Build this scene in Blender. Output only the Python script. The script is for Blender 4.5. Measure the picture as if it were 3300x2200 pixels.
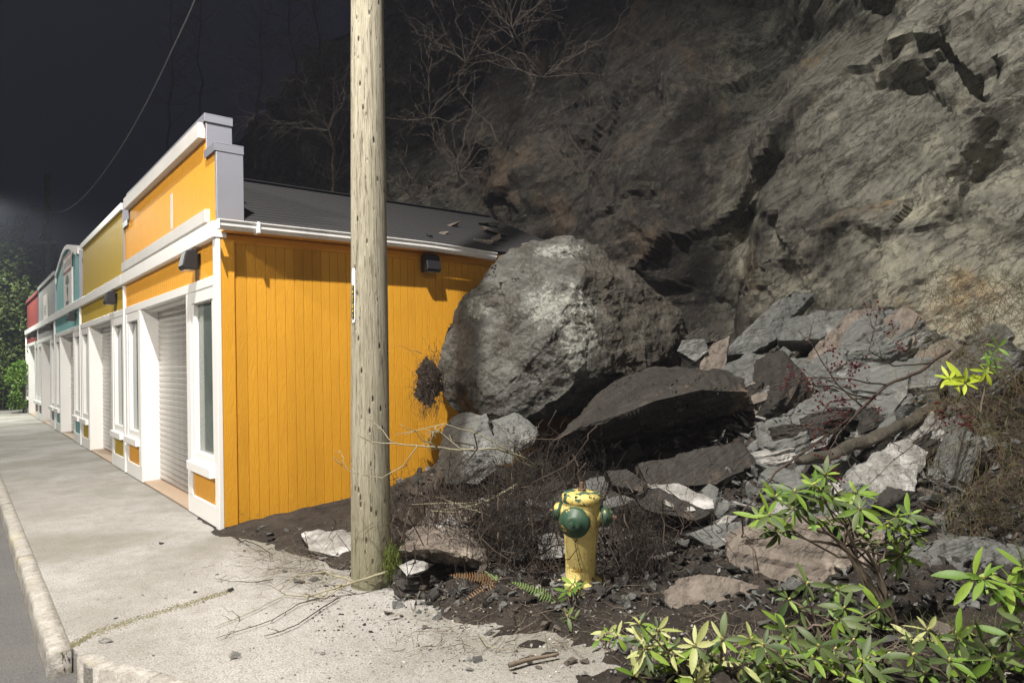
import bpy, bmesh, math, random
from mathutils import Vector, Matrix, Quaternion, noise
R = random.Random(7)
noise.seed_set(11)
rad = math.radians
for o in list(bpy.data.objects): bpy.data.objects.remove(o)
sc = bpy.context.scene
COL = sc.collection

# ------------------------------------------------------------------ camera
F_PX, CAM = 2130.0, Vector((0, 0, 1.65))
cd = bpy.data.cameras.new('camera'); cam = bpy.data.objects.new('camera', cd); COL.objects.link(cam)
cd.sensor_width = 36; cd.lens = 36 * F_PX / 3300; cd.clip_start = 0.05; cd.clip_end = 2000
CR = Matrix.Rotation(rad(90 + 1.3), 3, 'X') @ Matrix.Rotation(rad(-1.4), 3, 'Z')
cam.matrix_world = Matrix.Translation(CAM) @ CR.to_4x4()
sc.camera = cam
# ------------------------------------------------------------------ night sky
w = bpy.data.worlds.new('World'); sc.world = w; w.use_nodes = True
bg = w.node_tree.nodes['Background']
bg.inputs[0].default_value = (0.62, 0.66, 1.0, 1); bg.inputs[1].default_value = 0.011
# ------------------------------------------------------------------ exposure
vs = sc.view_settings; vs.view_transform = 'Standard'; vs.look = 'None'; vs.exposure = 0.0; vs.gamma = 1
sc.cycles.use_denoising = True
sc.cycles.max_bounces = 6; sc.cycles.diffuse_bounces = 3
# street lamps: (head position, pole foot, power, colour, source radius)
LAMPS = [
    ((-1.9, 0.9, 12.0), (-4.2, -1.6), 12500, (1.0, 0.95, 0.88), 0.12, 'tall street lamp with bent arm standing nearest the camera'),
    ((-9.0, -1.0, 9.0), (-11.2, -2.0), 6300, (1.0, 0.94, 0.84), 0.35, 'street lamp across the road left of the camera'),
    ((-18.0, 22.0, 7.6), (-20.2, 21.2), 5500, (0.98, 1.0, 0.90), 0.3, 'far street lamp beside the evergreen trees'),
    ((6.5, -9.0, 9.0), (8.5, -10.5), 1500, (1.0, 0.92, 0.78), 0.35, 'street lamp down the road behind the camera'),
]

# ------------------------------------------------------------------ helpers
def at(px, py, d): return CAM + CR @ Vector(((px - 1650) / F_PX, -(py - 1100) / F_PX, -1)) * d
def gr(px, py, z=0.0):
    v = CR @ Vector(((px - 1650) / F_PX, -(py - 1100) / F_PX, -1)); return CAM + v * ((z - CAM.z) / v.z)
A0 = rad(40); CORNER = gr(722, 1710)
U = Vector((-math.sin(A0), math.cos(A0), 0)); V = Vector((math.cos(A0), math.sin(A0), 0))
def loc(v, u, z=0.0): return CORNER + U * u + V * v + Vector((0, 0, z))
def smooth(t): t = max(0.0, min(1.0, t)); return t * t * (3 - 2 * t)
def lerp(a, b, t): return a + (b - a) * t
def pw(x, pts):
    if x <= pts[0][0]: return pts[0][1]
    for (a, b), (c, d) in zip(pts, pts[1:]):
        if x <= c: return lerp(b, d, (x - a) / (c - a))
    return pts[-1][1]

def tag(o, label=None, cat=None, group=None, kind=None):
    if label: o['label'] = label
    if cat: o['category'] = cat
    if group: o['group'] = group
    if kind: o['kind'] = kind
    return o
def link(name, me, mat=None, parent=None, smooth_sh=False):
    o = bpy.data.objects.new(name, me); COL.objects.link(o)
    if mat is not None and len(me.materials) == 0: me.materials.append(mat)
    if parent is not None: o.parent = parent
    if smooth_sh:
        me.polygons.foreach_set('use_smooth', [True] * len(me.polygons))
    return o
def empty(name, p=(0, 0, 0), rz=0.0, parent=None):
    o = bpy.data.objects.new(name, None); COL.objects.link(o); o.location = p; o.rotation_euler = (0, 0, rz)
    o.empty_display_size = 0.1
    if parent: o.parent = parent
    return o
class MB:
    def __init__(s): s.v = []; s.f = []
    def box(s, x0, x1, y0, y1, z0, z1):
        b = len(s.v)
        s.v += [(x0, y0, z0), (x1, y0, z0), (x1, y1, z0), (x0, y1, z0), (x0, y0, z1), (x1, y0, z1), (x1, y1, z1), (x0, y1, z1)]
        s.f += [tuple(b + i for i in q) for q in ((0, 3, 2, 1), (4, 5, 6, 7), (0, 1, 5, 4), (1, 2, 6, 5), (2, 3, 7, 6), (3, 0, 4, 7))]
        return s
    def tube(s, pts, r0, r1, n=5, cap=True):
        pts = [Vector(p) for p in pts]; m = len(pts); b = len(s.v)
        up = Vector((0.31, 0.17, 0.93))
        for i, p in enumerate(pts):
            t = (pts[min(i + 1, m - 1)] - pts[max(i - 1, 0)])
            t = t.normalized() if t.length > 1e-9 else Vector((0, 0, 1))
            a = t.cross(up); a = a.normalized() if a.length > 1e-4 else t.orthogonal().normalized()
            c = t.cross(a); r = lerp(r0, r1, i / max(1, m - 1))
            for k in range(n):
                th = 2 * math.pi * k / n; q = p + (a * math.cos(th) + c * math.sin(th)) * r
                s.v.append(tuple(q))
        for i in range(m - 1):
            for k in range(n):
                k2 = (k + 1) % n
                s.f.append((b + i * n + k, b + i * n + k2, b + (i + 1) * n + k2, b + (i + 1) * n + k))
        if cap:
            s.f.append(tuple(b + k for k in range(n))[::-1]); s.f.append(tuple(b + (m - 1) * n + k for k in range(n)))
        return s
    def lathe(s, prof, n=32, axis=None, org=(0, 0, 0)):
        b = len(s.v); M = axis.to_track_quat('Z', 'Y').to_matrix() if axis else Matrix.Identity(3); org = Vector(org)
        for r, z in prof:
            for k in range(n):
                th = 2 * math.pi * k / n
                s.v.append(tuple(org + M @ Vector((r * math.cos(th), r * math.sin(th), z))))
        m = len(prof)
        for i in range(m - 1):
            for k in range(n):
                k2 = (k + 1) % n
                s.f.append((b + i * n + k, b + i * n + k2, b + (i + 1) * n + k2, b + (i + 1) * n + k))
        s.f.append(tuple(b + k for k in range(n))[::-1]); s.f.append(tuple(b + (m - 1) * n + k for k in range(n)))
        return s
    def prism(s, poly, y0, y1, plane='xz'):
        b = len(s.v); n = len(poly)
        def P(a, c, y): return (a, y, c) if plane == 'xz' else ((y, a, c) if plane == 'yz' else (a, c, y))
        s.v += [P(a, c, y0) for a, c in poly] + [P(a, c, y1) for a, c in poly]
        s.f.append(tuple(b + i for i in range(n))); s.f.append(tuple(b + n + i for i in range(n))[::-1])
        for i in range(n):
            j = (i + 1) % n; s.f.append((b + i, b + n + i, b + n + j, b + j))
        return s
    def mesh(s, name='m'):
        me = bpy.data.meshes.new(name); me.from_pydata(s.v, [], s.f); me.validate(); me.update()
        bm = bmesh.new(); bm.from_mesh(me); bmesh.ops.recalc_face_normals(bm, faces=bm.faces); bm.to_mesh(me); bm.free()
        return me
    def build(s, name, mat, parent=None, sm=False): return link(name, s.mesh(name), mat, parent, sm)
def bev(o, wdt=0.004, seg=1):
    m = o.modifiers.new('bevel', 'BEVEL'); m.width = wdt; m.segments = seg; m.limit_method = 'ANGLE'; return o
def box(name, mat, parent, x0, x1, y0, y1, z0, z1, b=0.004):
    o = MB().box(x0, x1, y0, y1, z0, z1).build(name, mat, parent)
    if b: bev(o, b)
    return o

# ------------------------------------------------------------------ materials
class NT:
    def __init__(s, name):
        s.m = bpy.data.materials.new(name); s.m.use_nodes = True; s.t = s.m.node_tree; s.n = s.t.nodes
        s.b = s.n['Principled BSDF']; s.tc = s.n.new('ShaderNodeTexCoord')
    def l(s, a, b): s.t.links.new(a, b)
    def put(s, sock, val):
        if hasattr(val, 'is_linked') or isinstance(val, bpy.types.NodeSocket): s.l(val, sock)
        else: sock.default_value = val
    def map(s, scale=(1, 1, 1), rot=(0, 0, 0), co='Object', rnd=False):
        src = s.tc.outputs[co]
        if any(rot):
            r = s.n.new('ShaderNodeMapping'); s.l(src, r.inputs[0]); r.inputs['Rotation'].default_value = rot; src = r.outputs[0]
        m = s.n.new('ShaderNodeMapping'); s.l(src, m.inputs[0])
        if rnd:
            oi = s.n.new('ShaderNodeObjectInfo'); k = s.math('MULTIPLY', oi.outputs['Random'], 53.0); s.l(k, m.inputs['Location'])
        m.inputs['Scale'].default_value = scale; return m.outputs[0]
    def noise(s, vec, scale, detail=6, rough=.6, dist=0.0):
        n = s.n.new('ShaderNodeTexNoise'); s.l(vec, n.inputs['Vector']); n.inputs['Scale'].default_value = scale
        n.inputs['Detail'].default_value = detail; n.inputs['Roughness'].default_value = rough; n.inputs['Distortion'].default_value = dist
        return n.outputs['Fac']
    def vor(s, vec, scale, feature='F1', rnd=1.0):
        n = s.n.new('ShaderNodeTexVoronoi'); n.feature = feature; s.l(vec, n.inputs['Vector']); n.inputs['Scale'].default_value = scale
        n.inputs['Randomness'].default_value = rnd; return n.outputs['Distance']
    def wave(s, vec, scale, dist=0.0, direction='X', detail=2):
        n = s.n.new('ShaderNodeTexWave'); n.bands_direction = direction; s.l(vec, n.inputs['Vector']); n.inputs['Scale'].default_value = scale
        n.inputs['Distortion'].default_value = dist; n.inputs['Detail'].default_value = detail; return n.outputs['Fac']
    def ramp(s, fac, a, b, lo=0.0, hi=1.0):
        r = s.n.new('ShaderNodeMapRange'); s.put(r.inputs[0], fac)
        r.inputs[1].default_value = a; r.inputs[2].default_value = b; r.inputs[3].default_value = lo; r.inputs[4].default_value = hi
        return r.outputs[0]
    def math(s, op, a, b=0.0, clamp=False):
        m = s.n.new('ShaderNodeMath'); m.operation = op; m.use_clamp = clamp; s.put(m.inputs[0], a); s.put(m.inputs[1], b); return m.outputs[0]
    def mix(s, fac, a, b, mode='MIX'):
        m = s.n.new('ShaderNodeMix'); m.data_type = 'RGBA'; m.blend_type = mode; s.put(m.inputs[0], fac)
        for sock, c in ((m.inputs[6], a), (m.inputs[7], b)):
            if isinstance(c, tuple): sock.default_value = (c[0], c[1], c[2], 1)
            else: s.l(c, sock)
        return m.outputs[2]
    def bump(s, h, strength=.5, dist=.01, prev=None):
        b = s.n.new('ShaderNodeBump'); b.inputs['Strength'].default_value = strength; b.inputs['Distance'].default_value = dist
        s.l(h, b.inputs['Height'])
        if prev: s.l(prev, b.inputs['Normal'])
        s.l(b.outputs[0], s.b.inputs['Normal']); return b.outputs[0]
    def done(s, col=None, rough=.7, metal=0.0, spec=.5):
        if col is not None:
            if isinstance(col, tuple): s.b.inputs['Base Color'].default_value = (*col, 1)
            else: s.l(col, s.b.inputs['Base Color'])
        s.put(s.b.inputs['Roughness'], rough); s.b.inputs['Metallic'].default_value = metal
        s.b.inputs['Specular IOR Level'].default_value = spec
        return s.m
def hexc(r, g, b):
    f = lambda c: ((c / 255 + .055) / 1.055) ** 2.4 if c > 10 else c / 255 / 12.92
    return (f(r), f(g), f(b))

def painted_wood(name, col, groove=None, dirt=.25, grain=True, rough=.55):
    t = NT(name); v = t.map((1, 1, 1), rnd=True); g = t.map((14, 14, 1.2), rnd=True)
    n1 = t.noise(v, 1.7, 5); n2 = t.noise(g, 3.0, 6, .65, .8)
    dk = tuple(c * .72 for c in col)
    c = t.mix(t.ramp(n1, .45, .8, 0, dirt), col, dk)
    c = t.mix(t.ramp(n2, .35, .75, 0.10, 0), c, tuple(x * .5 for x in col))
    h = t.noise(g, 5.0, 6, .6, 1.6); nb = None
    if grain: nb = t.bump(t.noise(t.map((1.6, 1.6, .45), rnd=True), 9.0, 5, .6, 3.5), .75, .009); nb = t.bump(h, .4, .005, nb)
    if groove:
        vec = t.map((1, 1, 1)); w_ = t.n.new('ShaderNodeSeparateXYZ'); t.l(vec, w_.inputs[0])
        fr = t.math('FRACT', t.math('DIVIDE', w_.outputs[1], groove)); ab = t.math('ABSOLUTE', t.math('SUBTRACT', fr, .5))
        t.bump(t.ramp(ab, 0, .06), .9, .008, nb)
    return t.done(c, rough, 0, .35)
def plain(name, col, rough=.6, metal=0.0, var=.15, scale=4.0, bump=.15, spec=.4):
    t = NT(name); v = t.map(); n = t.noise(v, scale, 6)
    c = t.mix(t.ramp(n, .35, .75, 0, 1), col, tuple(x * (1 - var) for x in col))
    if bump: t.bump(t.noise(v, scale * 12, 4), bump, .004)
    return t.done(c, rough, metal, spec)

def rock_mat(name, base, light, dark, scale=1.0, dirt=.5, strata=(0, 0, 0), ksq=6.0, pale=.62, warm=None, rough=.62, bumpd=.03):
    t = NT(name); v = t.map((scale,) * 3); sv = t.map((scale, scale, scale * ksq), strata)
    n1 = t.noise(v, 1.1, 8, .62, .4); n2 = t.noise(v, 4.5, 8, .7); ns = t.noise(sv, 2.2, 8, .65, .6); n3 = t.noise(v, 22, 5, .7)
    c = t.mix(t.ramp(ns, .3, .7), base, tuple(x * .55 for x in base))
    c = t.mix(t.ramp(n1, pale - .06, pale + .06), c, light)
    if warm: c = t.mix(t.ramp(t.noise(t.map((scale,) * 3, (1, 2, 3)), .8, 6, .6), .54, .68, 0, .8), c, warm)
    c = t.mix(t.ramp(n2, .50, .66, 0, dirt), c, dark)
    c = t.mix(t.ramp(n3, .60, .74, 0, .30), c, light)
    nb = t.bump(ns, .8, bumpd * 1.6); nb = t.bump(n2, .6, bumpd, nb); t.bump(n3, .6, bumpd * .35, nb)
    return t.done(c, t.ramp(n2, .3, .7, rough - .12, rough + .2), 0, .45)

M = {}
M['orange'] = painted_wood('orange_paint', (0.74, 0.335, 0.022))
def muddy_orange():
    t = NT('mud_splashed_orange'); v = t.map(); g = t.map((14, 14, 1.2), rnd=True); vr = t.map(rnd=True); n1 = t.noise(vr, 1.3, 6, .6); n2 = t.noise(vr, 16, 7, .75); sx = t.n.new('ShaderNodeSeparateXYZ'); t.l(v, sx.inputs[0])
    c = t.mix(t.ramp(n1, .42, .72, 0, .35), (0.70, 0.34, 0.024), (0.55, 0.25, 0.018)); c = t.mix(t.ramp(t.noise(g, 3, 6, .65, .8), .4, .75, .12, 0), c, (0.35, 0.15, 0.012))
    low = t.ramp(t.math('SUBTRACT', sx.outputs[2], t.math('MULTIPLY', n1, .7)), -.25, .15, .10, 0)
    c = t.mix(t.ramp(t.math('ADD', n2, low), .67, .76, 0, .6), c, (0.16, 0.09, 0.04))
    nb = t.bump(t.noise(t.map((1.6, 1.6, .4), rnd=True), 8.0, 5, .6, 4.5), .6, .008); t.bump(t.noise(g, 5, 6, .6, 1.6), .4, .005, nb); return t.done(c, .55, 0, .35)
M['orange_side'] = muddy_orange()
M['orange_front'] = painted_wood('orange_front_paint', (0.78, 0.365, 0.03))
M['mustard'] = painted_wood('mustard_paint', (0.50, 0.34, 0.022), groove=.1)
M['teal'] = painted_wood('teal_paint', (0.20, 0.47, 0.47), groove=.1)
M['grey_paint'] = painted_wood('grey_paint', (0.30, 0.30, 0.29), groove=.1)
M['red'] = painted_wood('red_paint', (0.22, 0.045, 0.04), groove=.1)
M['white'] = painted_wood('white_paint', (0.83, 0.82, 0.80), dirt=.15, grain=False, rough=.45)
M['weathered'] = painted_wood('weathered_white_board', (0.60, 0.59, 0.57), dirt=.6)
M['flash'] = plain('grey_sheet_metal', (0.30, 0.31, 0.36), .42, .35, .12, 2.0, .05)
M['galv'] = plain('galvanised_steel', (0.62, 0.60, 0.57), .38, .75, .2, 6.0, .05)
M['gutter'] = plain('white_gutter', (0.80, 0.80, 0.80), .35, 0, .2, 7.0, .03)
M['black'] = plain('black_plastic', (0.018, 0.018, 0.02), .45, 0, .3, 5, .1)
M['dark'] = plain('dark_gap', (0.02, 0.016, 0.012), .9)
M['lens'] = plain('dusty_lens', (0.25, 0.25, 0.25), .2)
M['plank'] = painted_wood('raw_plank', (0.42, 0.31, 0.22), dirt=.6)
def glassy():
    t = NT('window_glass'); n = t.noise(t.map(), 1.5, 4)
    return t.done(t.mix(t.ramp(n, .3, .7), (0.10, 0.125, 0.115), (0.16, 0.19, 0.165)), .09, 0, .8)  # reflected grey-green surroundings are painted into the pane colour
M['glass'] = glassy()
def shingle():
    t = NT('asphalt_shingle'); v = t.map(); n = t.noise(v, 120, 3, .7); b = t.vor(t.map((3.2, .01, .01)), 1.0)
    c = t.mix(t.ramp(n, .3, .7), (0.016, 0.016, 0.018), (0.045, 0.044, 0.046))
    c = t.mix(t.ramp(t.noise(v, 3.0, 5), .5, .7, 0, .6), c, (0.03, 0.026, 0.02)); t.bump(n, .6, .006); return t.done(c, .9, 0, .25)
M['shingle'] = shingle()
def concrete():
    t = NT('old_concrete'); v = t.map()
    n1 = t.noise(v, .9, 8, .62); n2 = t.noise(v, 7, 8, .7); n3 = t.noise(v, 85, 4, .75); ag = t.vor(v, 70); ag2 = t.vor(v, 28)
    c = t.mix(t.ramp(n1, .35, .68), (0.47, 0.455, 0.44), (0.30, 0.285, 0.265))
    c = t.mix(t.ramp(n2, .48, .68, 0, .45), c, (0.26, 0.235, 0.19))
    c = t.mix(t.ramp(n3, .46, .62, 0, .75), c, (0.17, 0.155, 0.13))
    c = t.mix(t.ramp(t.noise(v, .55, 6, .6, .3), .47, .60, 0, .6), c, (0.20, 0.19, 0.15))
    c = t.mix(t.ramp(ag, .10, .22, .55, 0), c, (0.52, 0.49, 0.45))
    c = t.mix(t.ramp(ag2, .06, .10, .8, 0), c, (0.10, 0.085, 0.07))
    c = t.mix(t.ramp(t.noise(v, 26, 6, .8), .54, .66, 0, .65), c, (0.13, 0.115, 0.095)); nb = t.bump(n3, .9, .012); nb = t.bump(ag, .5, .008, nb); t.bump(n2, .5, .03, nb); return t.done(c, .85, 0, .3)
M['concrete'] = concrete()
def kerb_m():
    t = NT('kerb_concrete'); v = t.map(); n1 = t.noise(v, 1.3, 8, .65); n2 = t.noise(v, 9, 8, .75); n3 = t.noise(v, 60, 4, .7)
    c = t.mix(t.ramp(n2, .35, .65), (0.50, 0.48, 0.45), (0.25, 0.225, 0.19))
    c = t.mix(t.ramp(t.math('ADD', n1, t.math('MULTIPLY', n2, .5)), .80, .92, 0, .55), c, (0.58, 0.52, 0.33))
    c = t.mix(t.ramp(n3, .52, .7, 0, .6), c, (0.10, 0.09, 0.06)); nb = t.bump(n2, .8, .03); t.bump(n3, .6, .01, nb); return t.done(c, .85, 0, .3)
M['kerb'] = kerb_m()
def asphalt():
    t = NT('asphalt'); v = t.map(); n = t.noise(v, 90, 4, .75); n1 = t.noise(v, 1.2, 7); ag = t.vor(v, 85)
    c = t.mix(t.ramp(n, .3, .7), (0.045, 0.044, 0.045), (0.12, 0.115, 0.11)); c = t.mix(t.ramp(n1, .45, .7, 0, .5), c, (0.14, 0.13, 0.12))
    c = t.mix(t.ramp(ag, .08, .2, .5, 0), c, (0.22, 0.21, 0.2)); t.bump(ag, .5, .008); return t.done(c, .75, 0, .4)
M['asphalt'] = asphalt()
def soil():
    t = NT('dark_soil'); v = t.map(); n = t.noise(v, 5, 9, .75); n2 = t.noise(v, 38, 6, .75); ag = t.vor(v, 34); n1 = t.noise(v, .9, 5)
    c = t.mix(t.ramp(n, .35, .65), (0.018, 0.014, 0.011), (0.062, 0.05, 0.04)); c = t.mix(t.ramp(n2, .56, .7, 0, .8), c, (0.15, 0.135, 0.12))
    c = t.mix(t.ramp(ag, .07, .14, .8, 0), c, (0.30, 0.28, 0.26)); c = t.mix(t.ramp(n1, .55, .7, 0, .5), c, (0.15, 0.12, 0.095))
    nb = t.bump(n, .9, .06); nb = t.bump(n2, .9, .025, nb); t.bump(ag, .5, .01, nb); return t.done(c, .9, 0, .3)
M['soil'] = soil()
M['slate'] = rock_mat('grey_slate', (0.17, 0.175, 0.165), (0.33, 0.33, 0.315), (0.055, 0.045, 0.036), 1.6, .55, (0.5, 0.3, 0.2))
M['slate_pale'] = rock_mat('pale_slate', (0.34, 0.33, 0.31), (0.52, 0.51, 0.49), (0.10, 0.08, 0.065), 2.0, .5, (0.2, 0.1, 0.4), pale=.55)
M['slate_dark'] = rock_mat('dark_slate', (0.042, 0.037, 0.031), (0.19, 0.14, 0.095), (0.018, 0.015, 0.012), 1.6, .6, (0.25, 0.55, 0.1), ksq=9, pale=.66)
M['slate_brown'] = rock_mat('brown_slate', (0.21, 0.175, 0.145), (0.34, 0.29, 0.24), (0.075, 0.058, 0.044), 1.5, .45, (0.1, 0.5, 0.3), ksq=3, pale=.6)
def boulder_m():
    t = NT('boulder_rock'); v = t.map(); sv = t.map((1, 1, 3.2), (0.5, -.55, 0))
    n1 = t.noise(v, .95, 9, .62, .5); n2 = t.noise(v, 3.6, 9, .7); ns = t.noise(sv, 1.6, 9, .68, .8); n3 = t.noise(v, 20, 6, .7)
    c = t.mix(t.ramp(ns, .32, .68), (0.135, 0.135, 0.123), (0.05, 0.046, 0.039))
    c = t.mix(t.ramp(n1, .55, .63, 0, .7), c, (0.20, 0.205, 0.185)); c = t.mix(t.ramp(n2, .49, .58, 0, .75), c, (0.045, 0.038, 0.03))
    c = t.mix(t.ramp(n3, .55, .68, 0, .5), c, (0.25, 0.25, 0.225)); c = t.mix(t.ramp(n3, .34, .46, .65, 0), c, (0.05, 0.045, 0.036))
    # dirt still caked on the right flank, fresh scars where it struck
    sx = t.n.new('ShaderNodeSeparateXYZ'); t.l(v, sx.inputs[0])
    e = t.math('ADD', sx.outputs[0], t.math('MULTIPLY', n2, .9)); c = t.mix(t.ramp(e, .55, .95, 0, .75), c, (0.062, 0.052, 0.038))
    def scar(x, z, rx, rz):
        a = t.math('DIVIDE', t.math('SUBTRACT', sx.outputs[0], x), rx); b = t.math('DIVIDE', t.math('SUBTRACT', sx.outputs[2], z), rz)
        d = t.math('ADD', t.math('ADD', t.math('MULTIPLY', a, a), t.math('MULTIPLY', b, b)), t.math('MULTIPLY', t.math('SUBTRACT', n2, .5), 7.0)); d = t.math('ADD', d, t.math('MULTIPLY', t.math('SUBTRACT', n3, .5), 5.0)); return t.ramp(d, .1, 1.1, .75, 0)
    g = t.mix(t.ramp(n3, .38, .62), (0.40, 0.41, 0.36), (0.19, 0.19, 0.17))
    for a in ((-.02, .30, .38, .26), (.14, -.08, .22, .34), (-.02, 1.03, .32, .10), (-1.02, .34, .16, .12)): c = t.mix(scar(*a), c, g)
    nb = t.bump(ns, .9, .09); nb = t.bump(n2, .85, .06, nb); t.bump(n3, .95, .022, nb); return t.done(c, t.ramp(n2, .3, .7, .5, .85), 0, .45)
M['boulder'] = boulder_m()
def cliff_m():
    t = NT('cliff_rock'); v = t.map(); sv = t.map((1, 1, 4.0), (0.15, .60, 0.1))
    n1 = t.noise(v, .42, 9, .62, .5); n2 = t.noise(v, 2.4, 10, .72); ns = t.noise(sv, 1.1, 10, .74, .5); n3 = t.noise(v, 13, 7, .75); nw = t.noise(t.map((1, 1, 1), (1, 2, 1)), .55, 8, .65)
    rg = t.noise(sv, 1.3, 8, .6, .3); rg2 = t.noise(v, 3.6, 8, .6, .2)
    cr1 = t.ramp(t.math('ABSOLUTE', t.math('SUBTRACT', rg, .5)), .0, .035); cr2 = t.ramp(t.math('ABSOLUTE', t.math('SUBTRACT', rg2, .5)), .0, .03)
    c = t.mix(t.ramp(ns, .36, .62), (0.39, 0.38, 0.31), (0.17, 0.166, 0.135)); c = t.mix(t.ramp(n1, .50, .60, 0, .8), c, (0.52, 0.495, 0.38))
    c = t.mix(t.ramp(nw, .58, .68, 0, .75), c, (0.42, 0.27, 0.11)); c = t.mix(t.ramp(nw, .32, .42, .5, 0), c, (0.095, 0.105, 0.06))
    c = t.mix(t.ramp(n2, .53, .66, 0, .65), c, (0.08, 0.072, 0.058)); c = t.mix(t.ramp(n3, .55, .68, 0, .45), c, (0.48, 0.46, 0.40)); c = t.mix(t.ramp(n3, .30, .42, .55, 0), c, (0.07, 0.063, 0.05))
    c = t.mix(t.math('ADD', cr1, .25, True), (0.035, 0.03, 0.025), c); c = t.mix(t.math('ADD', cr2, .6, True), (0.045, 0.04, 0.033), c)
    # soil, moss and roots west of the gully, painted darker for dim light too
    sx = t.n.new('ShaderNodeSeparateXYZ'); t.l(v, sx.inputs[0]); e = t.math('ADD', sx.outputs[0], t.math('MULTIPLY', n1, 3.0))
    vg = t.mix(t.ramp(n2, .42, .60), (0.014, 0.012, 0.012), (0.075, 0.063, 0.05)); vg = t.mix(t.ramp(n3, .55, .66, 0, .7), vg, (0.17, 0.15, 0.12)); vg = t.mix(t.ramp(nw, .54, .62, 0, .6), vg, (0.19, 0.135, 0.09)); c = t.mix(t.math('MULTIPLY', t.ramp(t.math('ADD', e, t.math('MULTIPLY', n2, 1.4)), 6.0, 8.0, .88, 0), t.ramp(t.math('ADD', e, t.math('MULTIPLY', n2, 2.5)), -1.2, 2.4, .22, 1)), c, vg)
    nb = t.bump(cr1, .6, .06); nb = t.bump(cr2, .5, .03, nb); nb = t.bump(ns, 1.0, .16, nb); nb = t.bump(n2, .8, .10, nb); t.bump(n3, .9, .035, nb); return t.done(c, t.ramp(n2, .3, .7, .5, .9), 0, .4)
M['cliff'] = cliff_m()
def pole_m():
    t = NT('weathered_pole'); g = t.map((9, 9, .55)); v = t.map(); n = t.noise(g, 4, 8, .7, .4); n1 = t.noise(v, 1.6, 6); n2 = t.noise(t.map((22, 22, .8)), 3, 6, .7)
    c = t.mix(t.ramp(n, .3, .7), (0.50, 0.46, 0.36), (0.27, 0.245, 0.18)); c = t.mix(t.ramp(n2, .54, .62, 0, .75), c, (0.14, 0.12, 0.085)); c = t.mix(t.ramp(t.math('ABSOLUTE', t.math('SUBTRACT', t.noise(t.map((7, 7, .16)), 2.2, 4, .6), .5)), 0, .012, .85, 0), c, (0.05, 0.042, 0.03))
    c = t.mix(t.ramp(n1, .52, .7, 0, .4), c, (0.27, 0.27, 0.17))
    gk = t.vor(t.map((19, 19, 6.5)), 1.0); c = t.mix(t.ramp(gk, .10, .16, 1, 0), c, (0.035, 0.028, 0.02))
    sx = t.n.new('ShaderNodeSeparateXYZ'); t.l(v, sx.inputs[0]); c = t.mix(t.ramp(t.math('SUBTRACT', sx.outputs[2], n1), -.4, .6, .55, 0), c, (0.17, 0.165, 0.085))
    nb = t.bump(n2, .8, .02); nb = t.bump(t.ramp(gk, .1, .2), .6, .02, nb); t.bump(n, .6, .012, nb); return t.done(c, .8, 0, .25)
M['pole'] = pole_m()
def chipped(name, top, under, amt):
    t = NT(name); v = t.map(); n = t.noise(v, 11, 6, .6, .3); n1 = t.noise(v, 38, 5, .7); n2 = t.noise(v, 4, 5)
    c = t.mix(t.ramp(n, amt, amt + .015), top, under); c = t.mix(t.ramp(n2, .45, .65, 0, .6), c, tuple(x * .5 for x in top)); c = t.mix(t.ramp(t.noise(t.map((6, 6, 1)), 5, 6, .7), .56, .68, 0, .6), c, (0.16, 0.10, 0.045)); c = t.mix(t.ramp(n1, .60, .66, 0, .85), c, (0.07, 0.045, 0.025))
    nb = t.bump(t.ramp(n, amt, amt + .02), .4, .004); t.bump(n1, .3, .004, nb); return t.done(c, .48, 0, .45)
M['hyd_yellow'] = chipped('hydrant_yellow', (0.68, 0.55, 0.20), (0.62, 0.40, 0.06), .63)
M['hyd_green'] = chipped('hydrant_green', (0.026, 0.070, 0.042), (0.66, 0.50, 0.12), .60)
M['hyd_worn'] = chipped('hydrant_worn_green', (0.045, 0.10, 0.07), (0.68, 0.53, 0.16), .49)
M['rust'] = plain('rusty_nut', (0.13, 0.075, 0.045), .8)
M['twig'] = plain('grey_twig', (0.19, 0.15, 0.11), .8, 0, .5, 9)
M['twig_pale'] = plain('lichen_twig', (0.33, 0.30, 0.20), .8, 0, .5, 14)
M['twig_dark'] = plain('dark_twig', (0.065, 0.046, 0.034), .85, 0, .5, 9)
M['scrub'] = plain('dim_scrub', (0.11, 0.088, 0.07), .85, 0, .5, 6)
M['root'] = plain('root_fibre', (0.036, 0.027, 0.021), .9, 0, .5, 8)
M['dry'] = plain('dry_brush', (0.15, 0.105, 0.062), .9, 0, .6, 3)
M['dry_green'] = plain('mossy_brush', (0.115, 0.125, 0.048), .9, 0, .5, 3)
M['bark'] = rock_mat('rotten_bark', (0.075, 0.065, 0.048), (0.15, 0.13, 0.10), (0.03, 0.026, 0.02), 3, .5, ksq=.3)
M['moss'] = plain('moss', (0.13, 0.17, 0.03), .95, 0, .5, 30, .5)
M['moss_dull'] = plain('pavement_moss', (0.17, 0.155, 0.08), .95, 0, .5, 30, .5)
def leaf_m(name, a, b):
    t = NT(name); oi = t.n.new('ShaderNodeObjectInfo'); c = t.mix(oi.outputs['Random'], a, b)
    c = t.mix(t.ramp(t.noise(t.map(), 30, 4), .4, .7, 0, .45), c, tuple(x * .5 for x in a)); c = t.mix(t.ramp(t.noise(t.map(rnd=True), 7, 4, .7), .64, .70, 0, .8), c, (0.13, 0.085, 0.03)); m = t.done(c, .52, 0, .32)
    t.b.inputs['Transmission Weight'].default_value = 0; return m
M['leaf'] = leaf_m('rhododendron_leaf', (0.07, 0.14, 0.018), (0.19, 0.28, 0.035))
M['leaf_dull'] = leaf_m('dusty_leaf', (0.04, 0.068, 0.02), (0.10, 0.135, 0.04))
M['leaf_pale'] = leaf_m('leaf_underside', (0.27, 0.30, 0.10), (0.38, 0.39, 0.17))
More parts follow.
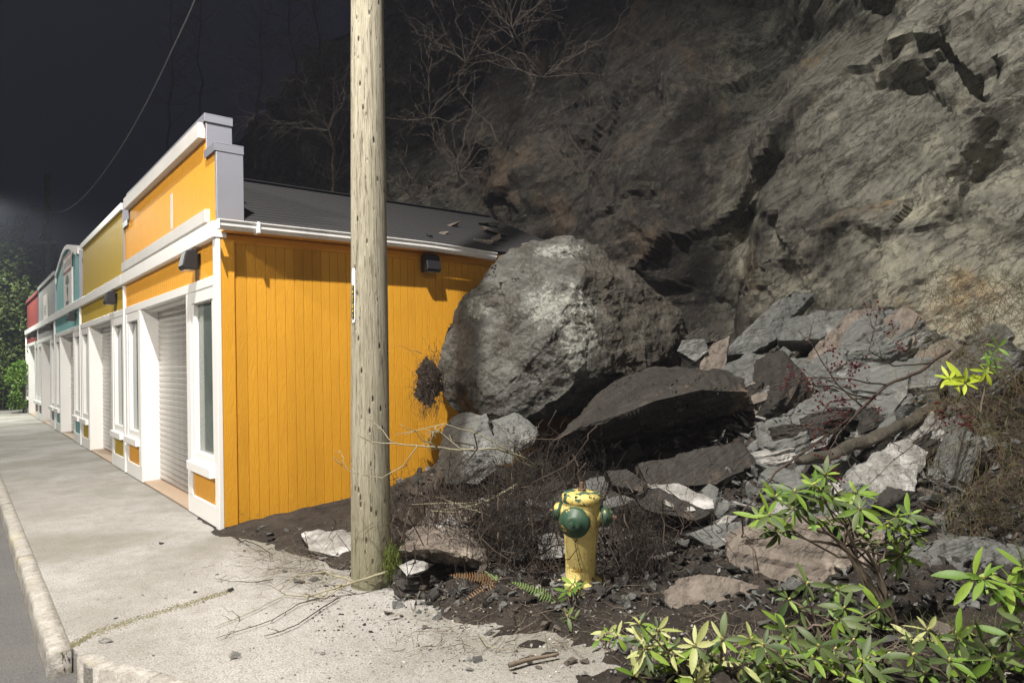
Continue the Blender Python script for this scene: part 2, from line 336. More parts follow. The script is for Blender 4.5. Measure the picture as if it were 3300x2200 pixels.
M['leaf_yellow'] = leaf_m('yellow_leaf', (0.36, 0.42, 0.03), (0.28, 0.38, 0.03))
M['bud'] = plain('flower_bud', (0.55, 0.50, 0.16), .6)
M['berry'] = plain('red_berry', (0.065, 0.008, 0.009), .4, 0, .3, 20, 0)
M['fern'] = leaf_m('fern_green', (0.17, 0.26, 0.08), (0.23, 0.32, 0.11))
M['fern_dead'] = leaf_m('fern_brown', (0.15, 0.08, 0.032), (0.21, 0.12, 0.05))
M['needle'] = leaf_m('conifer_leaf', (0.05, 0.085, 0.025), (0.09, 0.12, 0.03))
M['shrub'] = leaf_m('shrub_leaf', (0.08, 0.17, 0.018), (0.13, 0.23, 0.025))
M['wire'] = plain('wire_sheath', (0.55, 0.55, 0.55), .4, .3)
M['yellow'] = plain('yellow_digit', (0.80, 0.58, 0.03), .4, 0, .05)
M['alu'] = plain('white_tag_strip', (0.78, 0.78, 0.80), .4)
M['sign_white'] = plain('sign_white', (0.66, 0.63, 0.60), .6)
M['sign_red'] = plain('sign_red', (0.30, 0.04, 0.035), .6)
M['sign_ink'] = plain('sign_ink', (0.05, 0.075, 0.075), .6)
M['sign_purple'] = plain('sign_purple', (0.045, 0.02, 0.05), .6)
def emit(name, col, s):
    t = NT(name); t.b.inputs['Emission Color'].default_value = (*col, 1); t.b.inputs['Emission Strength'].default_value = s; return t.done((.8, .8, .8), .4)
M['lamp_on'] = emit('lit_lamp_lens', (1, .94, .82), 40)

# ------------------------------------------------------------------ ground
YF = [(-3.4, 7.2), (-2.9, 6.45), (-1.9, 5.62), (-1.2, 4.95), (-.7, 4.35), (-.2, 3.75), (.3, 3.2), (1, 2.5), (3, 1.4), (8, 0)]
def soil_h(x, y):
    s = y - pw(x, YF) + .25 * noise.fractal(Vector((x * 1.3, y * 1.3, 3.1)), .9, 2, 3)
    if s < 0: h = -.02 + max(s, -.5) * .35
    else: h = -.02 + .05 * smooth(s / .5) + min(s, 3) * .018
    h += pw(x, [(-1, .02), (0, .07), (1, .20), (2, .40), (3, .52), (4.2, .56)]) * .92 * max(0, min(y, 7.9) - 5.25)
    h -= .12 * max(0, y - 8.3)
    h += .30 * smooth((x - 3.6) / 1.2) * smooth((y - 4.4) / 1.6) + .22 * smooth((x - 2.4) / .8) * smooth((4.4 - y) / .8)
    h += .33 * math.exp(-((x + .75) ** 2 + (y - 7.75) ** 2) / .30)
    h += .16 * math.exp(-((x + .1) ** 2 / .25 + (y - 6.0) ** 2 / .3))
    a = smooth((s + .05) / .5) * (.25 + .75 * smooth((x + 1.5) / .6))
    h += a * (.10 * noise.fractal(Vector((x * 1.7, y * 1.7, 0)), .8, 2.1, 4) + .045 * noise.fractal(Vector((x * 7, y * 7, 5)), .7, 2.1, 3))
    return h
def hit(px, py, d0=2.6, d1=15.0):
    v = CR @ Vector(((px - 1650) / F_PX, -(py - 1100) / F_PX, -1)); d = d0
    while d < d1:
        p = CAM + v * d
        if p.z < max(soil_h(p.x, p.y), -.01 if p.y < pw(p.x, YF) + .6 else -9): return p
        d += .05
    return None
def make_soil():
    st = .05; nx, ny = int(13 / st), int(13 / st); v = []; f = []
    for j in range(ny):
        for i in range(nx):
            x = -3.4 + i * st; y = .4 + j * st; v.append((x, y, soil_h(x, y)))
    for j in range(ny - 1):
        for i in range(nx - 1):
            a = j * nx + i; f.append((a, a + 1, a + nx + 1, a + nx))
    me = bpy.data.meshes.new('soil'); me.from_pydata(v, [], f); me.update()
    return tag(link('soil_slope', me, M['soil'], None, True), 'dark muddy soil of the landslide under the rocks', 'soil', kind='structure')
make_soil()
me = MB(); me.v = [(-400, -400, -.14), (400, -400, -.14), (400, 400, -.14), (-400, 400, -.14)]; me.f = [(0, 1, 2, 3)]
tag(me.build('road', M['asphalt']), 'worn grey asphalt road beside the kerb', 'road', kind='structure')
# pavement slabs in the building's frame
pave = empty('pavement', CORNER, A0); tag(pave, 'pale worn concrete pavement in front of the shops', 'pavement', kind='structure')
UJ = [-2.1, 4.1, 7.8, 11.5, 15.2, 18.9, 22.6, 26.3]
for a, b in zip(UJ, UJ[1:]):
    bev(MB().box(-1.5, (-.005 if a > 0 else -.004), a + .009, b - .009, -.2, 0).build('paving_slab', M['concrete'], pave), .012, 2)
def lpoly(name, pts, mat, parent, z0, z1, b=.012):
    o = MB().prism(pts, z0, z1, 'xy').build(name, mat, parent); bev(o, b, 2); return o
W2L = Matrix.Rotation(-A0, 3, 'Z')
def tol(x, y): q = W2L @ (Vector((x, y, 0)) - CORNER); return (q.x, q.y)
lpoly('paving_slab', [(-1.5, -2.1 - .012), (-.0, -1.66), (0.02, 0.0), (3.5, -.02), (3.5, -6.5)] + [tol(4.5, 1.3), tol(2, 1.75), tol(.5, 2.45), tol(-1.0, 3.04), tol(-2.03, 3.56), tol(-2.40, 3.70)], M['concrete'], pave, -.2, -.001)
kerb = empty('kerb', CORNER, A0); tag(kerb, 'worn concrete kerb with faded yellow paint along the road', 'kerb', kind='structure')
def kerb_piece(p0, p1, wdt, n=20):
    wdt *= .72
    # rounded, worn bar between two local points
    p0, p1 = Vector((*p0, 0)), Vector((*p1, 0)); d = (p1 - p0).normalized(); s = Vector((d.y, -d.x, 0)); prof = [(0, -.2), (0, .003), (wdt * .45, .004), (wdt * .86, .002), (wdt * .97, -.016), (wdt, -.045), (wdt * 1.02, -.2)]
    v = []; f = []; m = len(prof)
    for i in range(n + 1):
        p = p0.lerp(p1, i / n); jag = noise.noise(p * 3.1) * .012 + noise.noise(p * 11) * .010
        for q, (a, z) in enumerate(prof):
            k = jag * (1 if 1 < q < 6 else 0); v.append(tuple(p + s * (a + k * .8) + Vector((0, 0, z + (k * .5 if q > 2 else 0)))))
    for i in range(n):
        for q in range(m - 1): a = i * m + q; f.append((a, a + 1, a + m + 1, a + m))
    f.append(tuple(range(m))); f.append(tuple(n * m + q for q in range(m))[::-1])
    b = MB(); b.v = v; b.f = f; return b.build('kerb_stone', M['kerb'], kerb, True)
for a, b in [(-2.2, .4), (.41, 3.4), (3.41, 6.4), (6.41, 10), (10.01, 14), (14.01, 19), (19.01, 26)]:
    kerb_piece((-1.503, b), (-1.503, a), .16, 24)
KP = [tol(-2.52, 3.80), tol(-2.28, 3.63), tol(-1.95, 3.50), tol(-1.0, 3.0), tol(.5, 2.4)]
for a, b in zip(KP, KP[1:]):
    bb = (lerp(b[0], a[0], .01), lerp(b[1], a[1], .01)); kerb_piece(bb, a, .15, 14)
def moss_strip():
    b = MB(); pa = [gr(196, 2098), gr(300, 2040), gr(420, 2000), gr(560, 1958), gr(660, 1928), gr(750, 1900)]
    for i in range(1700):
        t = R.random() * 4.99; k = int(t); p = pa[k].lerp(pa[k + 1], t - k); wd = .012 + .04 * max(0, noise.noise(p * 4)) + .012
        p = p + V.cross(Vector((0, 0, 1))) * R.gauss(0, wd); r = R.uniform(.002, .0062)
        b.v += [(p.x - r, p.y - r, 0), (p.x + r, p.y - r * .6, 0), (p.x + r * .3, p.y + r, 0), (p.x, p.y, r * .7)]; n = len(b.v) - 4
        b.f += [(n, n + 1, n + 3), (n + 1, n + 2, n + 3), (n + 2, n, n + 3)]
    tag(b.build('moss', M['moss_dull']), 'dull green moss growing along the pavement crack', 'moss', kind='stuff')
moss_strip()

# ------------------------------------------------------------------ cliff
def facet(p, s, seed=0.0):
    q = p * s + Vector((seed, seed * 1.7, -seed)); d, pts = noise.voronoi(q); k = .5 * smooth(1 - (d[1] - d[0]) / .20); f = 0.0
    for c, w_ in ((pts[0], 1 - k), (pts[1], k)):
        rv = noise.noise_vector(c * 5.17); f += w_ * (rv.x + (q - c).dot(rv) * 1.6)
    return f - .12 * smooth(1 - (d[1] - d[0]) / .12)
CB = [(-60, 95), (-30, 52), (-13.5, 30.5), (-5.2, 20.3), (-.5, 14.9), (2.2, 12.6), (4.0, 11.3), (5.6, 10.0), (6.8, 8.3), (7.6, 6.0), (8.2, 3), (8.8, -3)]
def cr(t):
    n = len(CB) - 1; k = min(int(t * n), n - 1); u = t * n - k; P = lambda i: Vector(CB[max(0, min(n, i))])
    a, b, c, d = P(k - 1), P(k), P(k + 1), P(k + 2)
    return .5 * ((2 * b) + (c - a) * u + (2 * a - 5 * b + 4 * c - d) * u * u + (3 * b - a - 3 * c + d) * u ** 3)
def make_cliff():
    n = len(CB) - 1; ts = []
    for k in range(n):
        m = [8, 16, 40, 44, 70, 96, 90, 84, 70, 44, 12][k]; ts += [(k + i / m) / n for i in range(m)]
    ts.append(1.0); nh = 215; v = []; f = []; RY = Matrix.Rotation(.60, 3, 'Y')
    for t in ts:
        p = cr(t); e = cr(min(1, t + .002)) - cr(max(0, t - .002)); e.normalize(); out = Vector((e.y, -e.x, 0))
        if out.y > 0 and p.x < 6: out = -out
        for j in range(nh + 1):
            hh = 17 * (j / nh) ** 1.45 - .6
            x, y = p.x, p.y; lean = .17 * hh + .006 * hh * hh
            q = Vector((x, y, 0)) - out * lean + Vector((0, 0, hh))
            d = 1.3 * noise.fractal(q * .16, .8, 2, 4)
            wq = q + noise.noise_vector(q * .7) * .35; bq = RY @ wq; bq = Vector((bq.x, bq.y, bq.z * 1.7))
            d += .80 * facet(bq, .30) + .36 * facet(bq, .62, 3.3) + .085 * facet(bq, 1.5, 7.1) + .03 * facet(bq, 4.0, 1.9) + .07 * noise.fractal(Vector((bq.x * .7, bq.y * .7, bq.z * 2.2)), .8, 2.1, 4)
            d += .06 * noise.fractal(q * 3.4, .75, 2.1, 4)
            line = 2.6 + (x - 3.8) * .75; d += .95 * smooth((line - hh) / .22) * smooth((x - 3.4) / .7)
            xc = 2.9 + .10 * hh; d -= 1.5 * math.exp(-((x - xc) / .55) ** 2); d -= 1.1 * math.exp(-((x - 2.6) / .9) ** 2 - ((hh - 2.6) / .9) ** 2)
            d += .9 * math.exp(-((x - 4.6) / 1.2) ** 2 - ((hh - 4.2) / 2.0) ** 2)
            q = q + out * d + Vector((0, 0, .22 * noise.noise(q * .9))); v.append(tuple(q))
    for i in range(len(ts) - 1):
        for j in range(nh): a = i * (nh + 1) + j; f.append((a, a + nh + 1, a + nh + 2, a + 1))
    me = bpy.data.meshes.new('cliff'); me.from_pydata(v, [], f); me.update()
    bm = bmesh.new(); bm.from_mesh(me); bmesh.ops.recalc_face_normals(bm, faces=bm.faces); bm.to_mesh(me); bm.free()
    return tag(link('cliff', me, M['cliff'], None, False), 'tall grey and tan rock cliff behind the shops', 'cliff', kind='structure')
make_cliff()

# ------------------------------------------------------------------ shops
W_U, BAND0, BAND1, HEAD0, HEAD1, DEPTH = 4.8, 2.90, 3.065, 2.44, 2.54, 5.2
def shared(name, me, parent, p=(0, 0, 0), r=(0, 0, 0), s=(1, 1, 1)):
    o = link(name, me, None, parent); o.location = p; o.rotation_euler = r; o.scale = s; return o
def slat_mesh(mat, wdt, n=6, h=.078):
    b = MB(); v = []
    for i in range(n + 1):
        t = i / n; v.append((-.020 * math.sin(math.pi * t) ** .8 - (.004 if i == n else 0), t * h))
    v += [(.006, h), (.006, 0)]; b.prism(v, 0, wdt, 'xz'); me = b.mesh('slat'); me.materials.append(mat); return me
def wall_lamp(p, rz, label, s=1.0):
    t = empty('wall_lamp', p, rz); tag(t, label, 'wall lamp', 'black lamps on the shop walls')
    b = MB().prism([(0, .0), (0, .21), (-.06, .225), (-.115, .20), (-.155, .03), (-.13, .0)], -.10, .10, 'xz'); bev(b.build('housing', M['black'], t), .012, 2)
    bev(MB().box(.0, .03, -.06, .06, .03, .17).build('back_plate', M['black'], t), .005)
    MB().box(-.125, -.02, -.085, .085, -.006, .001).build('lens', M['lens'], t)
    return t
def bay(root, y0, y1, m, full, corner_side):
    """narrow shop window with casing, sill and coloured panel below"""
    e = .0015
    box('base_board', M['white'], root, -.030, .05, y0 + .001, y1 - .001, .012, .215)
    box('casing', M['white'], root, -.034, .05, y0, y0 + .15, .216, HEAD0 - .001); box('casing', M['white'], root, -.034, .05, y1 - .15, y1, .216, HEAD0 - .001)
    wn = box('window', M['white'], root, -.030, .05, y0 + .151, y1 - .151, HEAD0 - .13, HEAD0 - .002)
    wy0, wy1 = y0 + .151, y1 - .151
    for a, b, c, d in ((wy0, wy0 + .085, .60, HEAD0 - .131), (wy1 - .085, wy1, .60, HEAD0 - .131)): box('window_frame', M['white'], wn, -.022, .06, a, b, c, d)
    box('window_frame', M['white'], wn, -.022, .06, wy0 + .0855, wy1 - .0855, .60, .70)
    MB().box(.030, .038, wy0 + .0855, wy1 - .0855, .70, HEAD0 - .131).build('pane', M['glass'], wn)
    box('sill', M['white'], wn, -.085, .05, y0 + .120 if y0 > .1 else y0 + .151, y1 - .12, .50, .599, .006)
    if full:
        n = max(1, round((wy1 - wy0) / .1)); w_ = (wy1 - wy0) / n
        for i in range(n): box('plank', m, root, -.012, .03, wy0 + i * w_ + .003, wy0 + (i + 1) * w_ - .003, .216, .499, .003)
        MB().box(.012, .03, wy0, wy1, .2165, .4985).build('panel_backing', m, root)
    else: MB().box(-.012, .03, wy0, wy1, .216, .499).build('panel', m, root)
def shop(i, key, m, top, label):
    u0 = i * W_U; root = empty(key + '_shop', loc(0, u0), A0); tag(root, label, 'shop')
    full = i == 0; bay(root, .0 if i else .0, 1.15, m, i < 2, True); bay(root, 3.63, W_U - .06, m, i < 2, False)
    # header, strip of siding, fascia band
    box('header_board', M['white'], root, -.036, .06, .0015, W_U - .06, HEAD0, HEAD1)
    if i < 2:
        n = 47; w_ = (W_U - .06) / n; me = MB().box(-.012, .05, .003, w_ - .003, HEAD1 + .0005, BAND0 - .0005).mesh('plank'); me.materials.append(m)
        for k in range(n): shared('plank', me, root, (0, k * w_, 0))
        MB().box(.014, .05, .0, W_U - .06, HEAD1 + .001, BAND0 - .001).build('strip_backing', m, root)
    else: MB().box(-.012, .05, .0, W_U - .06, HEAD1 + .0005, BAND0 - .0005).build('siding_strip', m, root)
    box('fascia_band', M['white'], root, -.075, .06, (-.03 if i == 0 else .0), W_U - .002, BAND0, BAND1, .006)
    box('party_batten', M['white'], root, -.050, .05, W_U - .058, W_U - .002, .02, BAND0 - .001)
    if i == 0: box('corner_board', M['white'], root, -.046, .0, -.022, .085, .012, BAND0 - .001)
    # recessed doorway with roller shutter
    for a, b in ((1.151, 1.19), (3.59, 3.629)): box('door_jamb', M['white'], root, -.030, .22, a, b, .012, HEAD0 - .001)
    MB().box(.051, .22, 1.191, 3.589, HEAD0 - .03, HEAD0 - .001).build('door_soffit', M['white'], root)
    sh = MB().box(.216, .226, 1.191, 3.589, .02, HEAD0).build('roller_shutter', M['galv'], root)
    n = 31; hs = (HEAD0 - .06) / n
    if i < 3:
        sm = slat_mesh(M['galv'], 2.39, 6, hs)
        for k in range(n): shared('slat', sm, sh, (.208, 1.195, .03 + k * hs))
    else:
        b = MB()
        for k in range(n): b.prism([(.19, .03 + k * hs), (.185, .03 + (k + .6) * hs), (.21, .03 + (k + 1) * hs)], 1.2, 3.58, 'xz')
        b.build('corrugation', M['galv'], sh)['kind'] = 'stuff'
    for k in range(4 if i == 0 else 2):
        w_ = 2.39 / (4 if i == 0 else 2); box('threshold_plank', M['plank'], root, -.02, .205, 1.195 + k * w_, 1.195 + (k + 1) * w_ - .006, .004, .03)
    # false front
    pt = .23
    if i == 0:
        fr = MB().box(.004, pt - .002, .012, W_U - .012, BAND1 + .001, 3.845).box(.004, pt - .002, .36, W_U - .36, 3.846, 4.235).build('false_front', m, root)
        n = 47; w_ = (W_U - .03) / n
        me1 = MB().box(-.010, .003, .003, w_ - .003, BAND1 + .002, 3.84).mesh('plank'); me1.materials.append(m); me2 = MB().box(-.010, .003, .003, w_ - .003, BAND1 + .002, 4.23).mesh('plank'); me2.materials.append(m)
        for k in range(n):
            y = .015 + k * w_; shared('plank', me2 if .36 < y < W_U - .36 - w_ else me1, fr, (0, y, 0))
        for s in (0, 1):
            ya, yb = (0.0, .011) if s == 0 else (W_U - .011, W_U)
            box('edge_flashing', M['flash'], root, -.022, pt + .01, ya, yb, BAND1 + .003, 3.85, .003)
            if s == 0: box('edge_flashing', M['flash'], root, -.0225, -.011, .0115, .05, BAND1 + .003, 3.80, .002)
            ya, yb = (.345, .359) if s == 0 else (W_U - .359, W_U - .345)
            box('edge_flashing', M['flash'], root, -.020, pt + .01, ya, yb, 3.78, 4.239, .003)
        for ya, yb, z in ((-.006, .372, 3.851), (W_U - .372, W_U + .006, 3.851), (.330, W_U - .33, 4.24)): 
            box('cap_flashing', M['flash'], root, -.035, pt + .016, ya, yb, z, z + .012, .003); box('cap_flashing', M['flash'], root, -.038, -.0352, ya, yb, z - .075, z + .012, .001)
            box('cap_flashing', M['flash'], root, -.034, pt + .014, (ya if ya < 1 else yb - .003), (ya + .003 if ya < 1 else yb), z - .075, z - .0005, .0)
        box('top_board', M['weathered'], root, -.085, -.0105, .40, W_U - .36, 4.00, 4.165, .004)
        box('lower_board', M['weathered'], root, -.065, -.0105, .27, W_U - .02, 3.10, 3.235, .004)
        tr = MB().prism([(1.80, 3.29), (1.90, 3.29), (1.91, 3.40), (1.895, 3.72), (1.80, 3.72), (1.79, 3.5)], -.0145, -.0105, 'yz').build('paint_patch', M['weathered'], fr); tr['label'] = 'bare weathered strip where a sign was'
    else:
        poly = top(); 
        MB().prism(poly, .004, pt, 'yz').build('false_front', m, root)
        ym = max(p[0] for p in poly); yn = min(p[0] for p in poly)
        cap = [p for p in poly[1:-1]] if i == 2 else [p for p in poly if p[1] > 3.6]
        for a, b in zip(cap, cap[1:]):
            if abs(a[0] - b[0]) < 1e-6: continue
            (p, q) = (a, b) if a[0] < b[0] else (b, a)
            MB().prism([(p[0] - .002, p[1] + .001), (q[0] + .002, q[1] + .001), (q[0] + .002, q[1] + .014), (p[0] - .002, p[1] + .014)], -.035, pt + .02, 'yz').build('cap_flashing', M['white'] if i < 3 else M['flash'], root)
            MB().prism([(p[0], p[1] - .09), (q[0], q[1] - .09), (q[0], q[1]), (p[0], p[1])], -.036, -.004, 'yz').build('cap_trim', M['white'] if i < 3 else m, root)
        e0 = [p[1] for p in poly if abs(p[0] - yn) < 1e-6]
        box('edge_flashing', M['flash'], root, -.01, pt + .012, yn - .012, yn - .001, BAND1 + .003, max(e0), .003)
    # shell and roof
    wb = M['orange'] if i == 0 else m
    MB().box(.24, .30, .06, W_U - .06, .0, BAND1 - .01).build('inner_wall', wb, root)
    MB().box(DEPTH - .05, DEPTH, .06, W_U - .06, .0, BAND1 - .05).build('back_wall', wb, root)
    return root
def curved_top():
    L, Rr, z = .25, 4.55, 3.95; p = [(L, BAND1 + .001), (L, 4.16), (L + .12, 4.22)]
    n = 14
    p += [(lerp(L + .25, Rr - .25, k / n), 4.17 + .36 * math.sin(math.pi * k / n) ** 1.2) for k in range(n + 1)]
    return p + [(Rr - .05, 4.10), (Rr, 3.95), (Rr, BAND1 + .001)]
def flat_top(L, Rr, z): return lambda: [(L, BAND1 + .001), (L, z), (Rr, z), (Rr, BAND1 + .001)]
sh0 = shop(0, 'orange', M['orange_front'], None, 'bright orange shop nearest the camera with stepped false front and shutter')
sh1 = shop(1, 'mustard', M['mustard'], flat_top(.16, 4.62, 4.20), 'mustard yellow shop with flat false front next to the orange one')
sh2 = shop(2, 'teal', M['teal'], curved_top, 'teal shop with an arched false front and a red framed sign')
sh3 = shop(3, 'grey', M['grey_paint'], flat_top(.1, 4.70, 4.22), 'grey shop with flat false front between the teal and red shops')
sh4 = shop(4, 'red', M['red'], flat_top(.1, 4.70, 4.16), 'dark red shop at the far end of the row')
# far end wall of the row
box('end_wall', M['red'], sh4, .02, DEPTH, W_U - .055, W_U - .005, .01, BAND1 - .02)
# orange side wall: vertical planks, corner board, gutter
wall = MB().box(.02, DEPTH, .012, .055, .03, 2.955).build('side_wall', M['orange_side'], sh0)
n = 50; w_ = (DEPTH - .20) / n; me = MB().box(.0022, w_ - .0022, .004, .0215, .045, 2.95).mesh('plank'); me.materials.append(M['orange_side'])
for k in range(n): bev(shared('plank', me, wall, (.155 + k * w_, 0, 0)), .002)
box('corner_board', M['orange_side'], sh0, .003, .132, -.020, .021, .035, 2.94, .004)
MB().box(.01, DEPTH, -.004, .05, .004, .044).build('sill_plate', M['dark'], sh0)
box('frieze', M['orange'], sh0, .134, 4.9, -.012, .0, 2.86, 2.94, .002)
box('soffit', M['orange'], sh0, .003, 4.9, -.139, .05, 2.957, 2.975, .002)
box('fascia', M['orange'], sh0, .003, 4.9, -.150, -.140, 2.95, 3.035, .002)
def gutter():
    b = MB(); prof = [(-.061, 2.955), (-.125, 2.955), (-.150, 2.985), (-.150, 3.02), (-.165, 3.035), (-.165, 3.045), (-.142, 3.045), (-.142, 2.99), (-.122, 2.963), (-.061, 2.963)]
    xs = [.0, .6, 1.2, 1.8, 2.4, 2.8, 3.1, 3.42]; sag = [0, 0, 0, .0, -.005, -.02, -.035, -.05]; m = len(prof)
    for x, s in zip(xs, sag): b.v += [(x - .07, y - .09, z + s) for y, z in prof]
    for i in range(len(xs) - 1):
        for k in range(m): k2 = (k + 1) % m; b.f.append((i * m + k, i * m + k2, (i + 1) * m + k2, (i + 1) * m + k))
    b.f += [tuple(range(m)), tuple((len(xs) - 1) * m + k for k in range(m))[::-1]]
    g = b.build('gutter', M['gutter'], sh0)
    for x in (.28, 1.55): box('gutter_joint', M['gutter'], g, x, x + .035, -.265, -.150, 2.935, 3.05, .006)
    box('end_cap', M['gutter'], g, -.078, -.0705, -.257, -.15, 2.95, 3.048, .002)
gutter()
def roof(root, full):
    ye, ze, yr, zr = -.17, 3.02, 2.4, 4.15; yl = W_U + .0
    b = MB().prism([(ye, ze), (yr, zr), (yl, 3.05), (yl, 3.02), (yr, zr - .04), (ye, ze - .028)], .245, DEPTH + .1, 'yz'); rf = b.build('roof', M['shingle'], root)
    if not full: return
    L = math.hypot(yr - ye, zr - ze); a = math.atan2(zr - ze, yr - ye); n = 19; st = L / n
    me = MB().box(0, DEPTH - .15, 0, st * 1.02, 0, .007).mesh('shingle_row'); me.materials.append(M['shingle'])
    for k in range(n):
        t = k / n; shared('shingle_row', me, rf, (.247, lerp(ye - .02, yr, t) , lerp(ze, zr, t) + .006), (a - .03, 0, 0))
    box('ridge_cap', M['shingle'], rf, .247, DEPTH + .09, yr - .09, yr + .09, zr + .005, zr + .02, .006)
roof(sh0, True)
for s in (sh1, sh2, sh3, sh4): roof(s, False)
LB = ['black wall lamp on the orange shopfront beside the corner', 'black wall lamp on the mustard yellow shopfront', 'black wall lamp on the teal shopfront', 'black wall lamp on the grey shopfront', 'black wall lamp on the far red shopfront']
for i in range(5): wall_lamp(loc(-.042, i * W_U + .72, 2.655), A0, LB[i])
wall_lamp(loc(2.42, -.034, 2.70), A0 + math.pi / 2, 'black wall lamp under the gutter of the orange side wall')
def rect(name, mat, par, x, y0, y1, z0, z1, th=.004): return MB().box(x - th, x, y0, y1, z0, z1).build(name, mat, par)
def teal_sign():
    t = empty('shop_sign', loc(-.0, 2 * W_U), A0); tag(t, 'white sign with red framed heading and dark fish drawing on the teal front', 'sign')
    a, b = 1.30, 2.75
    MB().box(-.03, .003, a, b, 3.07, 3.92).build('board', M['sign_white'], t); h = MB().box(-.036, -.0305, a - .03, b + .03, 3.88, 4.28).build('heading', M['sign_white'], t)
    for y0, y1, z0, z1 in ((a - .03, b + .03, 3.88, 3.93), (a - .03, b + .03, 4.23, 4.28), (a - .03, a + .03, 3.931, 4.229), (b - .03, b + .03, 3.931, 4.229)): rect('frame', M['sign_red'], h, -.0365, y0, y1, z0, z1)
    for k in range(7):
        y = a + .12 + k * .18; rect('stroke', M['sign_ink'] if k % 3 else M['sign_red'], h, -.0365, y, y + R.uniform(.03, .07), 4.0 + R.uniform(-.02, .03), 4.16 + R.uniform(-.03, .03))
    def shape(mat, pts, x): 
        MB().prism([(p[0] + a, p[1]) for p in pts], x - .004, x, 'yz').build('emblem', mat, t)
    shape(M['sign_ink'], [(.45, 3.62), (.62, 3.58), (.95, 3.60), (1.08, 3.66), (1.0, 3.74), (.85, 3.82), (.62, 3.80), (.5, 3.72)], -.0305)
    shape(M['sign_purple'], [(.62, 3.52), (.72, 3.56), (.86, 3.50), (.84, 3.42), (.74, 3.30), (.70, 3.22), (.66, 3.35), (.60, 3.45)], -.0305)
    for k in range(6): shape(M['sign_ink'], [(.52 + k * .09, 3.13), (.56 + k * .09, 3.12), (.57 + k * .09, 3.20), (.53 + k * .09, 3.21)], -.0305)
teal_sign()
def grey_sign():
    t = empty('shop_sign', loc(-.0, 3 * W_U), A0); tag(t, 'small white sign with a few dark marks on the grey front', 'sign')
    MB().box(-.03, .003, 2.0, 2.9, 3.08, 3.80).build('board', M['sign_white'], t)
    for k, z in enumerate((3.45, 3.38, 3.30, 3.22)): rect('marking', M['sign_ink'], t, -.0305, 2.25 + .05 * (k % 2), 2.6 + .07 * (k % 3), z, z + .025)
grey_sign()

# ------------------------------------------------------------------ street lamps (they stand outside the frame and light the place)
def street_lamp(i, head, foot, power, col, rad_, label):
    h = Vector(head); f = Vector((*foot, -.14)); t = empty('street_lamp', f); tag(t, label, 'street lamp', 'street lamps along the road')
    top = Vector((f.x, f.y, h.z + .25)) - f; hh = h - f
    MB().tube([(0, 0, 0), (0, 0, h.z * .5), top], .10, .055, 12).build('post', M['galv'], t, True); MB().lathe([(.2, 0), (.2, .06), (.13, .1), (.11, .5)], 16).build('foot', M['galv'], t)
    m = (top + hh) / 2 + Vector((0, 0, .35)); MB().tube([top - Vector((0, 0, .1)), m, hh + Vector((0, 0, .16))], .04, .03, 8).build('arm', M['galv'], t, True)
    d = (hh - top); d.z = 0; d.normalize()
    hd = MB().lathe([(.05, .22), (.16, .17), (.24, .08), (.25, .0), (.22, .0), (.18, .07), (.06, .1)], 20, None, hh).build('lamp_head', M['flash'], t, True)
    MB().lathe([(.20, .012), (.16, .03), (.05, .04)], 16, None, hh + Vector((0, 0, .03))).build('lens', M['lamp_on'], hd)
    L = bpy.data.lights.new('lamp_light', 'SPOT'); L.energy = power; L.color = col; L.shadow_soft_size = rad_
    L.spot_size = rad(168); L.spot_blend = .35
    o = bpy.data.objects.new('lamp_light', L); COL.objects.link(o); o.parent = t; o.location = hh - Vector((0, 0, .02))
for i, a in enumerate(LAMPS): street_lamp(i, *a)

def text_mesh(cu):
    o = bpy.data.objects.new('tmp', cu); COL.objects.link(o); dg = bpy.context.evaluated_depsgraph_get(); me = bpy.data.meshes.new_from_object(o.evaluated_get(dg))
    bpy.data.objects.remove(o); bpy.data.curves.remove(cu); me.materials.clear(); return me
